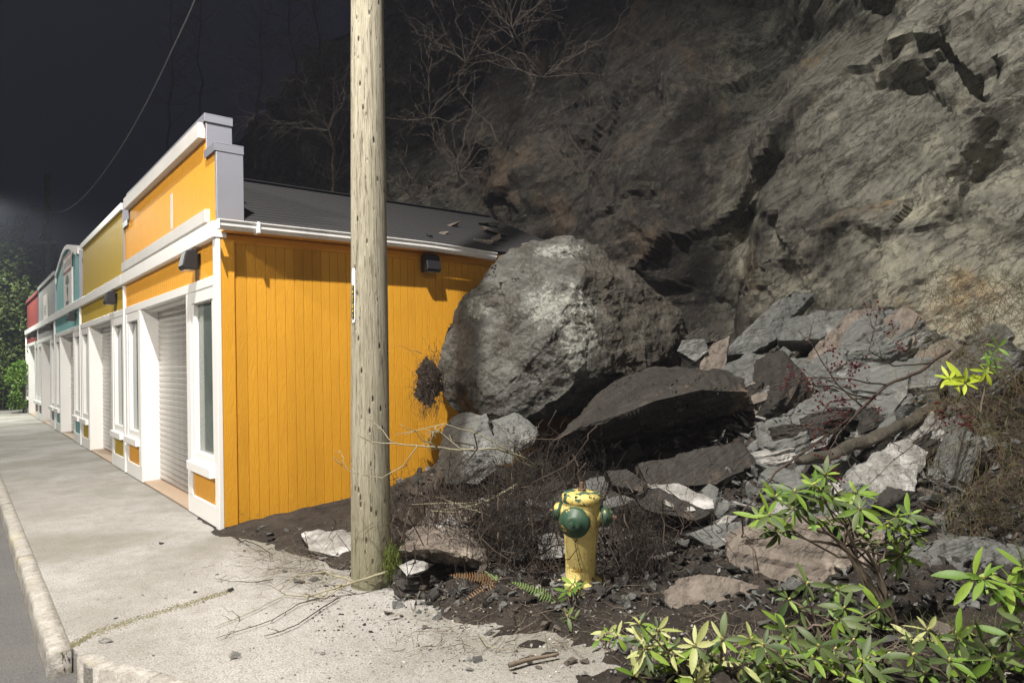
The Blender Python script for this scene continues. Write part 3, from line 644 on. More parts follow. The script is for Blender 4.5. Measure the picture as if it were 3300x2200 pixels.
# ------------------------------------------------------------------ utility pole beside the shop
def near_pole():
    b0, t0 = gr(1197, 1880), at(1183, 0, 5.15); t = empty('utility_pole', b0); tag(t, 'tall weathered wooden utility pole standing before the orange wall', 'utility pole')
    d = (t0 - b0) / t0.z; b = MB(); n = 40; rows = 46; H = 9.6
    for j in range(rows + 1):
        z = -.4 + (H + .4) * (j / rows) ** 1.3; r = lerp(.147, .098, max(0, z) / H); c = d * z
        for k in range(n):
            th = 2 * math.pi * k / n; q = Vector((math.cos(th), math.sin(th), z)); rr = r * (1 + .018 * noise.noise(Vector((math.cos(th) * 4, math.sin(th) * 4, z * .8))) + .012 * noise.noise(Vector((math.cos(th) * 14, math.sin(th) * 14, z * .6))))
            b.v.append((c.x + math.cos(th) * rr, c.y + math.sin(th) * rr, z))
    for j in range(rows):
        for k in range(n): k2 = (k + 1) % n; b.f.append((j * n + k, j * n + k2, (j + 1) * n + k2, (j + 1) * n + k))
    b.f.append(tuple(rows * n + k for k in range(n)))
    b.build('shaft', M['pole'], t, True)
    # tag strip with digits on the left of the pole
    zc = lambda y: at(1145, y, 5.0).z
    def ang(z, th, rr): c = d * z; r = lerp(.147, .098, z / H) + rr; return Vector((c.x + math.cos(th) * r, c.y + math.sin(th) * r, z))
    th0 = rad(180 + 46); z1, z0 = zc(868), zc(1042); wd = .020
    s = MB(); m = 16
    for j in range(m + 1):
        z = lerp(z0, z1, j / m); wv = wd * (1 if 0 < j < m else .55)
        for q in (-1, 0, 1):
            p = ang(z, th0 + q * wv / .13, .004); s.v.append(tuple(p))
    for j in range(m):
        for q in range(2): a = j * 3 + q; s.f.append((a, a + 1, a + 4, a + 3))
    st = s.build('tag_strip', M['alu'], t); so = st.modifiers.new('s', 'SOLIDIFY'); so.thickness = .003; so.offset = -1
    chars = [('1', 930), ('4', 945), ('3', 961), ('1', 974), ('8', 991), ('4', 1006), ('1', 1022)]
    for ch, y in chars:
        z = zc(y); p = ang(z, th0, .0085); nrm = Vector((math.cos(th0), math.sin(th0), 0)); rot = (Matrix((Vector((-nrm.y, nrm.x, 0)), Vector((0, 0, 1)), nrm)).transposed()).to_euler()
        pl = MB().box(-.012, .012, -.017, .017, -.002, .001).build('digit_plate', M['black'], t); pl.location = p; pl.rotation_euler = rot
        cu = bpy.data.curves.new('digit', 'FONT'); cu.body = ch; cu.size = .036; cu.align_x = 'CENTER'; cu.align_y = 'CENTER'; cu.extrude = .0008
        link('digit', text_mesh(cu), M['yellow'], pl).location = (0, 0, .002)
    return t, b0 + d * 8.9
pole, wire_end = near_pole()
def far_pole():
    b0 = gr(163, 1345); b0.z = 0; dd = 34.0; ft = at(158, 1345, dd); t = empty('utility_pole', (ft.x, ft.y, 0)); tag(t, 'distant utility pole with a white crossarm above the far shops', 'utility pole')
    tp = at(152, 560, dd); c = Vector((ft.x, ft.y, 0))
    MB().tube([(0, 0, -.2), tp - c], .16, .11, 10).build('shaft', M['pole'], t, True)
    a, b = at(106, 783, dd) - c, at(188, 783, dd) - c; m = (a + b) / 2; w_ = (b - a)
    o = MB().box(-w_.length / 2, w_.length / 2, -.06, .06, -.07, .07).build('crossarm', M['sign_white'], t); o.location = m - Vector((0, .2, 0))
    o2 = MB().box(-.55, .55, -.05, .05, -.05, .05).build('upper_arm', M['pole'], t); o2.location = at(140, 676, dd) - c - Vector((0, .16, 0))
    for x in (-.45, .45): MB().tube([(x, 0, .05), (x, 0, .2)], .035, .02, 6).build('insulator', M['black'], o2)
    MB().tube([at(122, 770, dd) - c, at(136, 735, dd) - c, at(146, 700, dd) - c], .025, .02, 5).build('drop_wire', M['wire'], t)
    return at(150, 683, dd)
w0 = far_pole()
def wire():
    b = MB(); pts = [w0, at(195, 682, 25.3), at(240, 660, 23.5), at(300, 600, 20.5), at(380, 490, 17.0), at(470, 335, 14.0), at(560, 150, 11.5), at(632, -10, 10.0), at(700, -220, 8.8), at(860, -800, 7.0), wire_end]
    def cat(t):
        n = len(pts) - 1; k = min(int(t * n), n - 1); u = t * n - k; P = lambda i: pts[max(0, min(n, i))]; a, q, c, d = P(k - 1), P(k), P(k + 1), P(k + 2)
        return .5 * ((2 * q) + (c - a) * u + (2 * a - 5 * q + 4 * c - d) * u * u + (3 * q - a - 3 * c + d) * u ** 3)
    b.tube([cat(i / 90) for i in range(91)], .012, .008, 6); tag(b.build('overhead_cable', M['wire'], None, True), 'pale overhead cable sagging across the night sky', 'cable')
wire()

# ------------------------------------------------------------------ hydrant
def hydrant():
    p = at(1868, 1850, 4.52); p.z = .045; zs = p.z; t = empty('fire_hydrant', p, 0); tag(t, 'chipped yellow fire hydrant with green caps buried in soil', 'fire hydrant')
    t.rotation_euler = (rad(1.5), rad(2.2), 0); t.scale = (.96, .96, .92)
    b = MB().lathe([(.135, .0), (.150, .03), (.155, .075), (.150, .085), (.112, .090), (.105, .11), (.107, .20), (.115, .34), (.124, .46), (.128, .52), (.130, .60), (.131, .655), (.118, .660)], 48)
    body = b.build('barrel', M['hyd_yellow'], t, True)
    bon = MB().lathe([(.134, .657), (.140, .664), (.140, .705), (.134, .714), (.120, .722), (.09, .732), (.04, .738)], 48).build('bonnet', M['hyd_worn'], t, True)
    MB().lathe([(.031, .737), (.031, .752), (.019, .756), (.017, .80), (.010, .803)], 5).build('operating_nut', M['rust'], bon)
    for k in range(8):
        a = rad(22 + 45 * k); MB().lathe([(.012, .708), (.012, .724), (.006, .727)], 6, None, (.127 * math.cos(a), .127 * math.sin(a), 0)).build('bolt', M['hyd_green'], bon)
    def nozzle(th, z, r, L, name):
        ax = Vector((math.cos(th), math.sin(th), 0)); o = ax * .10 + Vector((0, 0, z))
        nz = MB().lathe([(r * 1.0, 0), (r * .92, L * .35)], 28, ax, o).build('nozzle', M['hyd_yellow'], t, True)
        c = MB().lathe([(r * .98, L * .36), (r * 1.10, L * .38), (r * 1.12, L * .70), (r * 1.0, L * .84), (r * .62, L * .93), (r * .60, L * 1.0), (r * .34, L * 1.03)], 28, ax, o).build('cap', M['hyd_green'], nz, True)
        MB().lathe([(r * .20, L * 1.03), (r * .17, L * 1.30), (r * .08, L * 1.31)], 5, ax, o).build('cap_nut', M['rust'] if name else M['hyd_green'], nz)
    f = rad(-112); nozzle(f, .545, .098, .115, 0); nozzle(f + rad(100), .555, .066, .115, 1); nozzle(f - rad(92), .565, .064, .105, 1)
    # raised maker's lettering wrapped round the barrel
    cu = bpy.data.curves.new('letters', 'FONT'); cu.body = 'MUELLER'; cu.size = .044; cu.extrude = .004; cu.align_x = 'CENTER'; cu.resolution_u = 2
    me = text_mesh(cu)
    for v in me.vertices:
        x, y, z = v.co; th = f + rad(4) + x / .107; r = .1065 + max(0, z) + .0; v.co = (math.cos(th) * r, math.sin(th) * r, .175 + y)
    me.materials.clear(); link('lettering', me, M['hyd_yellow'], body)
    MB().box(-.02, .02, -.003, .003, -.006, .006).build('casting_mark', M['hyd_yellow'], body).matrix_local = Matrix.Translation((math.cos(f) * .111, math.sin(f) * .111, .268)) @ Matrix.Rotation(f + math.pi / 2, 4, 'Z')
    return t
hyd = hydrant()

# ------------------------------------------------------------------ rocks
def rough_hull(pts, edge, amp, fs, bn, strata, seed, fine=.25, round_=0, cuts=()):
    """convex hull of the points, subdivided, broken into facets and layers"""
    bm = bmesh.new()
    for p in pts: bm.verts.new(p)
    r = bmesh.ops.convex_hull(bm, input=bm.verts)
    dead = [e for e in r['geom_interior'] + r['geom_unused'] if isinstance(e, bmesh.types.BMVert) and e.is_valid]
    bmesh.ops.delete(bm, geom=list(set(dead)), context='VERTS')
    for nrm, fr in cuts:
        nrm = Vector(nrm).normalized(); ds = [v.co.dot(nrm) for v in bm.verts]; off = lerp(min(ds), max(ds), fr)
        r = bmesh.ops.bisect_plane(bm, geom=bm.verts[:] + bm.edges[:] + bm.faces[:], plane_co=nrm * off, plane_no=nrm, clear_outer=True)
        ce = [e for e in r['geom_cut'] if isinstance(e, bmesh.types.BMEdge)]; bmesh.ops.edgeloop_fill(bm, edges=ce)
    bmesh.ops.triangulate(bm, faces=bm.faces)
    for _ in range(12):
        es = [e for e in bm.edges if e.calc_length() > edge]
        if not es: break
        bmesh.ops.subdivide_edges(bm, edges=es, cuts=1); bmesh.ops.triangulate(bm, faces=[f for f in bm.faces if len(f.verts) > 3])
        if len(bm.verts) > 45000: break
    for _ in range(round_): bmesh.ops.smooth_vert(bm, verts=bm.verts, factor=.5, use_axis_x=True, use_axis_y=True, use_axis_z=True)
    bm.normal_update(); bn = Vector(bn).normalized(); S = Vector((seed * 3.1, seed * 1.3, -seed * 2.2)); out = []
    for v in bm.verts:
        p = v.co; q = p + S; d = amp * (.75 * facet(q, fs) + .35 * facet(q, fs * 2.7, 4.2))
        d += amp * fine * 1.3 * noise.fractal(q * fs * 3.1, .8, 2.1, 4) + min(amp, .05) * .22 * noise.fractal(q * 9.0, .7, 2.2, 3)
        t = q.dot(bn); qs = q * (fs * .8) + bn * (t * fs * 9); lay = noise.fractal(qs, .7, 2.1, 3); side = 1 - abs(v.normal.dot(bn)) ** 2
        st = math.floor(t * 16 + 1.5 * noise.noise(q * 2)); stp = noise.noise(Vector((st * 7.3, seed, 1.1)))
        d += strata * side * (.6 * lay + .9 * stp) + strata * .25 * lay
        out.append(p + v.normal * d)
    for v, p in zip(bm.verts, out): v.co = p
    c = sum((v.co for v in bm.verts), Vector()) / len(bm.verts)
    bmesh.ops.translate(bm, verts=bm.verts, vec=-c)
    me = bpy.data.meshes.new('rock'); bm.to_mesh(me); bm.free(); return me, c
RSEED = [1.0]
def rock(name, label, cat, pts, mat, edge=.05, amp=.05, fs=1.6, bn=(0.25, .2, 1), strata=.02, group=None, sm=False, round_=0, cuts=()):
    RSEED[0] += 1.37; me, c = rough_hull(pts, edge, amp, fs, bn, strata, RSEED[0], .25, round_, cuts)
    o = link(name, me, mat, None, sm); o.location = c; return tag(o, label, cat, group, 'thing')
def slab(name, label, cat, outline, d, gx, gy, back, mat, **k):
    """outline in the photograph, given its own plane in depth and real thickness"""
    cx = sum(p[0] for p in outline) / len(outline); cy = sum(p[1] for p in outline) / len(outline); pts = []
    for x, y in outline:
        p = at(x, y, d + gx * (x - cx) / 1000 + gy * (y - cy) / 1000); pts += [p, p + Vector(back) + Vector((.03 * math.sin(x), .03 * math.cos(y), 0))]
    return rock(name, label, cat, pts, mat, **k)
def boulder():
    C0 = (1820, 1060); out = [(1413, 1150, 8.05), (1428, 1045, 8.05), (1478, 950, 8.1), (1560, 870, 8.2), (1640, 800, 8.3), (1705, 778, 8.4), (1850, 752, 8.4), (1960, 790, 8.6), (2060, 850, 8.8), (2160, 930, 9.0), (2225, 1010, 9.1), (2235, 1095, 9.1), (2195, 1190, 9.0), (2090, 1260, 8.7), (1960, 1310, 8.3), (1800, 1345, 7.9), (1620, 1395, 7.7), (1490, 1370, 7.75), (1432, 1300, 7.9), (1414, 1225, 8.0)]
    pts = [at(*p) for p in out]
    for x, y, d in [(1500, 1100, 7.45), (1620, 960, 7.45), (1800, 850, 7.6), (1880, 960, 7.35), (1885, 1100, 7.3), (1850, 1240, 7.3), (1700, 1320, 7.2), (1560, 1250, 7.25), (1720, 1100, 7.15), (2000, 1000, 7.75), (2080, 1130, 7.9), (1990, 1220, 7.7)]: pts.append(at(x, y, d))
    for x, y, d in [(1640, 900, 9.3), (1950, 880, 9.6), (2080, 1050, 9.8), (1900, 1250, 9.4), (1600, 1250, 8.8), (1750, 1080, 9.7)]: pts.append(at(x, y, d))
    o = rock('boulder', 'huge grey boulder leaning against the orange wall', 'boulder', pts, M['boulder'], .030, .12, 1.0, (-.45, .3, .8), .011, sm=False, round_=0, cuts=[((-.55, -.80, .22), .90), ((.62, -.72, .22), .90), ((-.1, -.95, -.28), .92), ((.05, -.80, .62), .92), ((-.78, -.1, .60), .965), ((.65, .05, .75), .93), ((-.45, -.75, -.45), .96), ((.5, -.55, -.65), .985)])
    return o
bld = boulder()
rock('rock', 'blocky rock right of the pole with a pale top and dark overhang', 'rock', [at(*p) for p in [(1335, 1702, 5.25), (1440, 1682, 5.35), (1535, 1710, 5.2), (1568, 1770, 4.95), (1283, 1772, 4.75), (1400, 1768, 4.62), (1500, 1790, 4.65), (1565, 1815, 4.85), (1290, 1835, 5.0), (1400, 1870, 5.05), (1540, 1870, 5.1), (1430, 1760, 5.6), (1330, 1760, 5.5)]], M['slate_brown'], .022, .045, 3.2, (.1, -.2, .95), .03)
rock('rock', 'dark rock with a white face at the foot of the blocky rock', 'rock', [at(*p) for p in [(1268, 1895, 4.6), (1275, 1830, 4.72), (1330, 1800, 4.8), (1385, 1815, 4.75), (1410, 1860, 4.7), (1380, 1915, 4.6), (1290, 1925, 4.55), (1320, 1850, 4.52), (1350, 1860, 5.1)]], M['slate_dark'], .02, .035, 3.5, (.1, -.2, .95), .02)
rock('boulder_fragment', 'broken pale grey rock wedged under the left of the boulder', 'rock', [at(*p) for p in [(1402, 1485, 7.0), (1425, 1375, 7.1), (1488, 1325, 7.2), (1565, 1335, 7.1), (1590, 1420, 6.85), (1605, 1510, 6.7), (1545, 1560, 6.7), (1440, 1555, 6.8), (1500, 1450, 6.65), (1450, 1400, 7.7), (1560, 1400, 7.7), (1500, 1520, 7.6)]], M['slate'], .035, .05, 2.2, (-.5, .2, .8), .012)
rock('boulder_fragment', 'angular grey rock between the boulder and the dark slab', 'rock', [at(*p) for p in [(1585, 1355, 7.0), (1660, 1328, 7.05), (1738, 1372, 6.9), (1720, 1425, 6.7), (1650, 1490, 6.55), (1596, 1500, 6.65), (1660, 1400, 6.6), (1640, 1380, 7.6), (1720, 1420, 7.5)]], M['slate'], .035, .05, 2.2, (.3, .2, .9), .012)
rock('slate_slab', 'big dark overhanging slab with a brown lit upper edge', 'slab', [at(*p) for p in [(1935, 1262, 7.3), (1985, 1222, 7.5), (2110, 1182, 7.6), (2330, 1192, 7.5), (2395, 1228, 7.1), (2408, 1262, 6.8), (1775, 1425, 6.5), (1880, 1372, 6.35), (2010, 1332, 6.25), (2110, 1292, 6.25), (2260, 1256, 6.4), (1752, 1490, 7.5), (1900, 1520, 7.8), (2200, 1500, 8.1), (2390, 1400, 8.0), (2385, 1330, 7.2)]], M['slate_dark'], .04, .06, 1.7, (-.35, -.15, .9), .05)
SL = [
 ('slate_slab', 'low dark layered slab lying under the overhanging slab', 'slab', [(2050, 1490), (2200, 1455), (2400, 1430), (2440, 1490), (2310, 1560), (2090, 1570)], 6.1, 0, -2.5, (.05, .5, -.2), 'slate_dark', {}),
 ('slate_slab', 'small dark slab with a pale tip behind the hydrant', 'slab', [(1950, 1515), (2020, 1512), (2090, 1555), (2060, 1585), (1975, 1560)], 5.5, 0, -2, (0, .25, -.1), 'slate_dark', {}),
 ('slate_slab', 'wide grey slab face in the middle of the right pile', 'slab', [(2310, 1195), (2420, 1140), (2600, 1165), (2720, 1225), (2735, 1330), (2600, 1400), (2440, 1470), (2405, 1330), (2390, 1250)], 7.5, .3, -2.6, (.1, .6, -.2), 'slate', {}),
 ('slate_slab', 'long flat grey slab under the red berries', 'slab', [(2440, 1360), (2640, 1270), (2870, 1255), (2960, 1290), (2940, 1370), (2700, 1440), (2500, 1465), (2450, 1440)], 6.75, .2, -2.4, (.1, .5, -.25), 'slate', {}),
 ('slate_slab', 'tilted pale slab at the top right of the rock pile', 'slab', [(2785, 1110), (2800, 1015), (2900, 1000), (3045, 1105), (2990, 1165), (2950, 1185), (2860, 1165)], 8.0, .3, -3.0, (.1, .5, -.15), 'slate', {}),
 ('slate_slab', 'upper grey slab with a dark split on the rock pile', 'slab', [(2515, 1095), (2530, 1025), (2640, 1000), (2745, 995), (2715, 1050), (2640, 1092)], 8.5, .2, -3, (.1, .4, -.15), 'slate', {}),
 ('slate_slab', 'brownish slab beside the split slab on the pile', 'slab', [(2600, 1165), (2645, 1098), (2750, 1000), (2820, 992), (2790, 1120), (2740, 1190)], 8.1, .2, -3, (.1, .5, -.15), 'slate_brown', {}),
 ('slate_slab', 'steep striped slab leaning up towards the cliff', 'slab', [(2330, 1145), (2470, 1000), (2560, 935), (2625, 945), (2490, 1095), (2420, 1135)], 8.8, .5, -2, (.2, .5, -.1), 'slate', {}),
 ('slate_slab', 'narrow brown slab standing against the pile', 'slab', [(2245, 1200), (2290, 1110), (2350, 1085), (2335, 1195), (2300, 1225)], 7.8, 0, -2, (.1, .4, -.1), 'slate_brown', {}),
 ('rock', 'small rounded grey rock by the right flank of the boulder', 'rock', [(2183, 1130), (2200, 1095), (2270, 1092), (2285, 1130), (2240, 1165)], 7.8, 0, -1, (.05, .25, -.05), 'slate', {}),
 ('rock', 'dark rock wedged behind the small rounded one', 'rock', [(2200, 1085), (2250, 1060), (2330, 1065), (2310, 1100), (2240, 1105)], 8.3, 0, -1, (.05, .3, -.05), 'slate_dark', {}),
 ('slate_slab', 'tan triangular slab above the fallen log', 'slab', [(2700, 1430), (2870, 1290), (2930, 1240), (2985, 1350), (2880, 1410)], 6.7, .1, -2, (.1, .45, -.15), 'slate_pale', {}),
 ('slate_slab', 'long white slab sloping down beneath the fallen log', 'slab', [(2690, 1640), (2760, 1500), (2870, 1430), (2995, 1400), (2985, 1480), (2930, 1610), (2890, 1650), (2790, 1660)], 5.8, .2, -2.6, (.15, .5, -.2), 'slate_pale', {}),
 ('rock', 'dull grey rock behind the green shrub', 'rock', [(2560, 1500), (2660, 1462), (2780, 1490), (2785, 1570), (2650, 1650), (2565, 1620)], 5.9, 0, -1.8, (.1, .5, -.15), 'slate', {}),
 ('slate_slab', 'pale splintered slab above the hydrant on the right', 'slab', [(2120, 1612), (2082, 1556), (2170, 1548), (2300, 1606), (2302, 1636), (2205, 1648)], 5.5, 0, -3.0, (.05, .3, -.12), 'slate_pale', {}),
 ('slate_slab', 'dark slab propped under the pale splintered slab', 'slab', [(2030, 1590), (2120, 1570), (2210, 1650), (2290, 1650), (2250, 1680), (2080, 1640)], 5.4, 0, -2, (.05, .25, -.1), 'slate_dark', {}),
 ('rock', 'big flat brown rock behind the bare shrub stems', 'rock', [(2345, 1790), (2365, 1740), (2430, 1692), (2560, 1670), (2830, 1690), (2865, 1750), (2825, 1890), (2700, 1905), (2540, 1862), (2360, 1832)], 4.75, .1, -1.6, (.1, .6, -.2), 'slate_brown', {}),
 ('rock', 'rounded muddy rock in front of the flat brown rock', 'rock', [(2140, 2010), (2160, 1905), (2205, 1852), (2350, 1858), (2520, 1900), (2570, 1990), (2500, 2070), (2180, 2085)], 4.2, .1, -1.6, (.05, .5, -.2), 'slate_brown', {}),
 ('rock', 'smooth grey rock at the right edge of the frame', 'rock', [(2880, 1900), (2900, 1800), (3010, 1742), (3180, 1722), (3310, 1765), (3340, 1950), (3100, 2025), (2925, 1995)], 4.7, .1, -1.6, (.1, .6, -.2), 'slate', {}),
 ('slate_slab', 'thin grey slab bridging the brown and grey rocks', 'slab', [(2770, 1725), (2900, 1690), (3060, 1720), (3110, 1765), (2900, 1830), (2840, 1790)], 5.2, .1, -2.2, (.1, .4, -.1), 'slate', {}),
 ('rock', 'little white rock in the dark hollow on the right', 'rock', [(2980, 1705), (3000, 1655), (3048, 1650), (3062, 1705), (3022, 1732)], 5.4, 0, -1, (.03, .2, -.05), 'slate_pale', {}),
 ('rock', 'elongated grey rock leaning on the brushy bank', 'rock', [(2995, 1625), (3060, 1600), (3170, 1672), (3160, 1722), (3060, 1705)], 5.6, 0, -1, (.05, .35, -.1), 'slate', {}),
 ('slate_slab', 'white slab fragment lying among the low shrub leaves', 'slab', [(2630, 1992), (2790, 2025), (2880, 2070), (2970, 2110), (2860, 2130), (2700, 2070)], 4.0, 0, -2.0, (.05, .3, -.1), 'slate_pale', {}),
 ('rock', 'pale stone poking from the brush on the right bank', 'rock', [(3145, 1430), (3190, 1400), (3220, 1425), (3180, 1455)], 6.0, 0, -1, (.03, .15, -.05), 'slate_pale', {}),
 ('slate_slab', 'pale striped slab lying left of the pole', 'slab', [(975, 1722), (1060, 1704), (1140, 1718), (1205, 1758), (1130, 1802), (1000, 1772)], 5.75, 0, -6.5, (.03, .10, -.12), 'slate_pale', {}),
 ('slate_slab', 'white flake resting on the dark rock near the pole', 'slab', [(1285, 1822), (1330, 1803), (1372, 1815), (1368, 1835), (1310, 1855)], 4.6, 0, -3, (.02, .12, -.05), 'slate_pale', {}),
 ('slate_slab', 'flat grey flagstone shard on the pavement edge', 'slab', [(1358, 1948), (1400, 1926), (1492, 1932), (1486, 1958), (1400, 1966)], 4.5, 0, -4.5, (.02, .08, -.05), 'slate', {}),
 ('slate_slab', 'lens shaped grey shard just below the brown fern', 'slab', [(1418, 1982), (1470, 1956), (1572, 1962), (1560, 1984), (1470, 2002)], 4.36, 0, -4.5, (.02, .08, -.05), 'slate', {}),
 ('rock', 'rough purple grey stone between the two ferns', 'rock', [(1622, 1960), (1640, 1915), (1720, 1898), (1758, 1940), (1742, 1980), (1650, 1984)], 4.45, 0, -1.6, (.02, .2, -.06), 'slate', {}),
 ('rock', 'pale wedge of rock left of the hydrant', 'rock', [(1728, 1725), (1780, 1712), (1835, 1750), (1812, 1795), (1742, 1802)], 5.1, 0, -2, (.02, .25, -.08), 'slate_pale', {}),
 ('slate_slab', 'mossy thin slab in the gap right of the hydrant', 'slab', [(2225, 1722), (2310, 1690), (2395, 1680), (2405, 1722), (2300, 1768)], 5.15, 0, -3, (.02, .22, -.08), 'slate', {}),
 ('slate_slab', 'upper pale slab shelf behind the hydrant top', 'slab', [(1620, 1660), (1700, 1640), (1760, 1660), (1720, 1690), (1640, 1690)], 5.6, 0, -3, (.02, .2, -.08), 'slate', {}),
 ('rock', 'white rock on top of the muddy heap by the pole', 'rock', [(1400, 1690), (1450, 1665), (1500, 1690), (1480, 1720), (1420, 1715)], 5.15, 0, -2, (.02, .2, -.08), 'slate_pale', {}),
 ('slate_slab', 'grey slab half buried in front of the orange wall', 'slab', [(1270, 1660), (1400, 1620), (1560, 1630), (1500, 1680), (1330, 1690)], 5.7, 0, -4, (.02, .3, -.1), 'slate_brown', {}),
]
for nm, lb, ct, ol, d, gx, gy, bk, mt, k in SL:
    ext = max(p[0] for p in ol) - min(p[0] for p in ol); sz = ext * d / F_PX
    slab(nm, lb, ct, ol, d, gx, gy, bk, M[mt], edge=max(.014, min(.045, sz / 16)), amp=min(.05, sz * .055), fs=max(1.6, min(6, 1.8 / sz)), bn=(.3, -.45, .85) if ct == 'slab' else (.2, .1, .9), strata=min(.03, sz * .03))
def packed(n, xr, yr, s0, s1, kinds, label, group):
    for k in range(n):
        px, py = R.uniform(*xr), R.uniform(*yr); g = hit(px, py)
        if g is None: continue
        z = soil_h(g.x, g.y); s = R.uniform(s0, s1); th = R.uniform(.14, .3) * s; ax = R.uniform(.5, .9); tilt = Matrix.Rotation(R.gauss(.15, .35), 3, 'X') @ Matrix.Rotation(R.gauss(-.45, .3), 3, 'Y') @ Matrix.Rotation(R.uniform(0, 6.28), 3, 'Z'); pts = []
        m = R.randint(5, 7); a0 = R.uniform(0, 6)
        for i in range(m):
            a = a0 + 2 * math.pi * i / m + R.uniform(-.25, .25); q = Vector((math.cos(a) * s * R.uniform(.75, 1.1), math.sin(a) * s * ax, 0)); pts += [tilt @ (q + Vector((0, 0, th))), tilt @ (q * R.uniform(.85, 1.1) - Vector((0, 0, th)))]
        c = Vector((g.x, g.y, z + th * .4)); mk = R.choice(kinds); lb = ('large ' if s > (s0 + s1) * .5 else 'smaller ') + {'slate': 'grey', 'slate_pale': 'pale', 'slate_dark': 'dark', 'slate_brown': 'brown'}[mk] + ' ' + label.replace('dark ', '').replace('grey ', ''); rock('slate_slab', lb, 'slab', [p + c for p in pts], M[mk], max(.03, s / 9), s * .07, 1.6 / s, tilt @ Vector((0, 0, 1)), s * .05, group)
packed(40, (2260, 2850), (960, 1330), .24, .60, ('slate', 'slate', 'slate_brown', 'slate_dark'), 'angular grey slab packed in the heap right of the boulder', 'slabs packed right of the boulder')
packed(32, (2400, 3050), (1330, 1700), .18, .46, ('slate', 'slate_dark', 'slate', 'slate_pale'), 'angular slab wedged low in the heap behind the green shrub', 'slabs low in the heap')
packed(24, (2650, 3200), (930, 1280), .25, .6, ('slate', 'slate', 'slate_brown'), 'grey block at the cliff foot above the berries', 'blocks at the cliff foot')
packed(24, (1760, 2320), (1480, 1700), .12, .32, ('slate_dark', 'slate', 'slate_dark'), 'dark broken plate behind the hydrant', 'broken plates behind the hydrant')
# scattered stones that can still be told apart, and the uncountable chips between them
def stone_mesh(seed, flat):
    rr = random.Random(seed); pts = [Vector((rr.uniform(-1, 1), rr.uniform(-.8, .8), rr.uniform(-.5, .5) * flat)) for _ in range(14)]
    me, c = rough_hull(pts, .45, .10, 1.2, (0, 0, 1), .05, seed); return me
SM = []
for k in range(10):
    for mk in ('slate', 'slate_pale', 'slate_dark', 'slate_brown'):
        me = stone_mesh(k * 3 + 1, (.5, .9, .35)[k % 3]) if mk == 'slate' else SM[-1 if mk == 'slate_pale' else (-2 if mk == 'slate_dark' else -3)].copy()
        me.materials.clear(); me.materials.append(M[mk]); SM.append(me)
def colour_word(me): return {'grey_slate': 'grey', 'pale_slate': 'pale', 'dark_slate': 'dark', 'brown_slate': 'brown'}[me.materials[0].name]
def put_stone(me, p, s, label, group, name='stone'):
    o = link(name, me, None); o.location = p; o.scale = (s, s, s); o.rotation_euler = (R.uniform(-.5, .5), R.uniform(-.5, .5), R.uniform(0, 6.3)); tag(o, label.replace('dark ', '').replace('grey ', '') if group is None else colour_word(me) + ' ' + label.replace('dark ', '').replace('grey ', '').replace('muddy ', ''), 'stone', group) if group else tag(o, label, 'stone')
def pick(kinds): return SM[R.randrange(10) * 4 + ('slate', 'slate_pale', 'slate_dark', 'slate_brown').index(R.choice(kinds))]
def field(n, xr, yr, s0, s1, kinds, label, group, lift=.25, soilz=True, ok=None):
    c = 0
    while c < n:
        px, py = R.uniform(*xr), R.uniform(*yr); g = hit(px, py) if soilz else gr(px, py); c += g is None
        if g is None: continue
        s = R.uniform(s0, s1) * (1.0 if R.random() < .8 else 1.5); z = max(0, soil_h(g.x, g.y)) if soilz else 0
        put_stone(pick(kinds), (g.x, g.y, z + s * lift * .6), s, label, group); c += 1
field(46, (2050, 2420), (1560, 1860), .05, .13, ('slate', 'slate_dark', 'slate_dark', 'slate_pale'), 'dark slate shard in the rubble right of the hydrant', 'slate shards right of the hydrant')
field(40, (1380, 1760), (1600, 1860), .04, .11, ('slate_brown', 'slate_dark', 'slate', 'slate_pale'), 'broken stone in the muddy heap between pole and hydrant', 'stones between pole and hydrant')
field(34, (2300, 3050), (1420, 1700), .05, .14, ('slate', 'slate_dark', 'slate_brown'), 'grey stone in the hollows of the right rock pile', 'stones in the right rock pile')
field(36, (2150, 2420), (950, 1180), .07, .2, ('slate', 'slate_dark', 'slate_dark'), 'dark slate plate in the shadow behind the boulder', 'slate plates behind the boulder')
field(30, (1240, 1480), (1880, 2030), .012, .035, ('slate_pale', 'slate', 'slate_brown'), 'small stone chip on the gravel right of the pole foot', 'stone chips at the pole foot')
field(34, (1500, 2250), (1960, 2190), .012, .04, ('slate', 'slate_brown', 'slate_pale'), 'small stone on the dirt in front of the hydrant', 'stones in front of the hydrant')
field(26, (780, 1130), (1700, 1900), .012, .035, ('slate_pale', 'slate', 'slate_brown'), 'small stone among the twigs left of the pole', 'stones left of the pole')
field(12, (2450, 3200), (1900, 2180), .05, .12, ('slate_brown', 'slate'), 'muddy stone half hidden under the low shrub leaves', 'stones under the shrub')
PV = [(340, 2065, .05, 'white slate flake lying nearest the kerb corner'), (765, 2115, .045, 'white slate flake lying alone in the pavement foreground'), (1040, 2105, .022, 'small white chip on the right of the pavement'), (745, 1903, .03, 'dark shard at the end of the mossy crack'), (372, 1992, .016, 'dark pebble beside the mossy crack'), (460, 1917, .018, 'thin pale chip in the middle of the pavement'), (520, 1752, .028, 'dark sliver on the pavement below the corner'), (630, 1908, .018, 'curled brown chip on the pavement right of the crack'), (1175, 2012, .02, 'dark chip on the pavement below the pole'), (1195, 2035, .018, 'tiny dark chip lowest below the pole')]
for x, y, s, lb in PV: put_stone(pick(('slate_pale',) if 'white' in lb or 'pale' in lb else ('slate_dark',)), gr(x, y) + Vector((0, 0, s * .12)), s, lb, None, 'stone_chip')
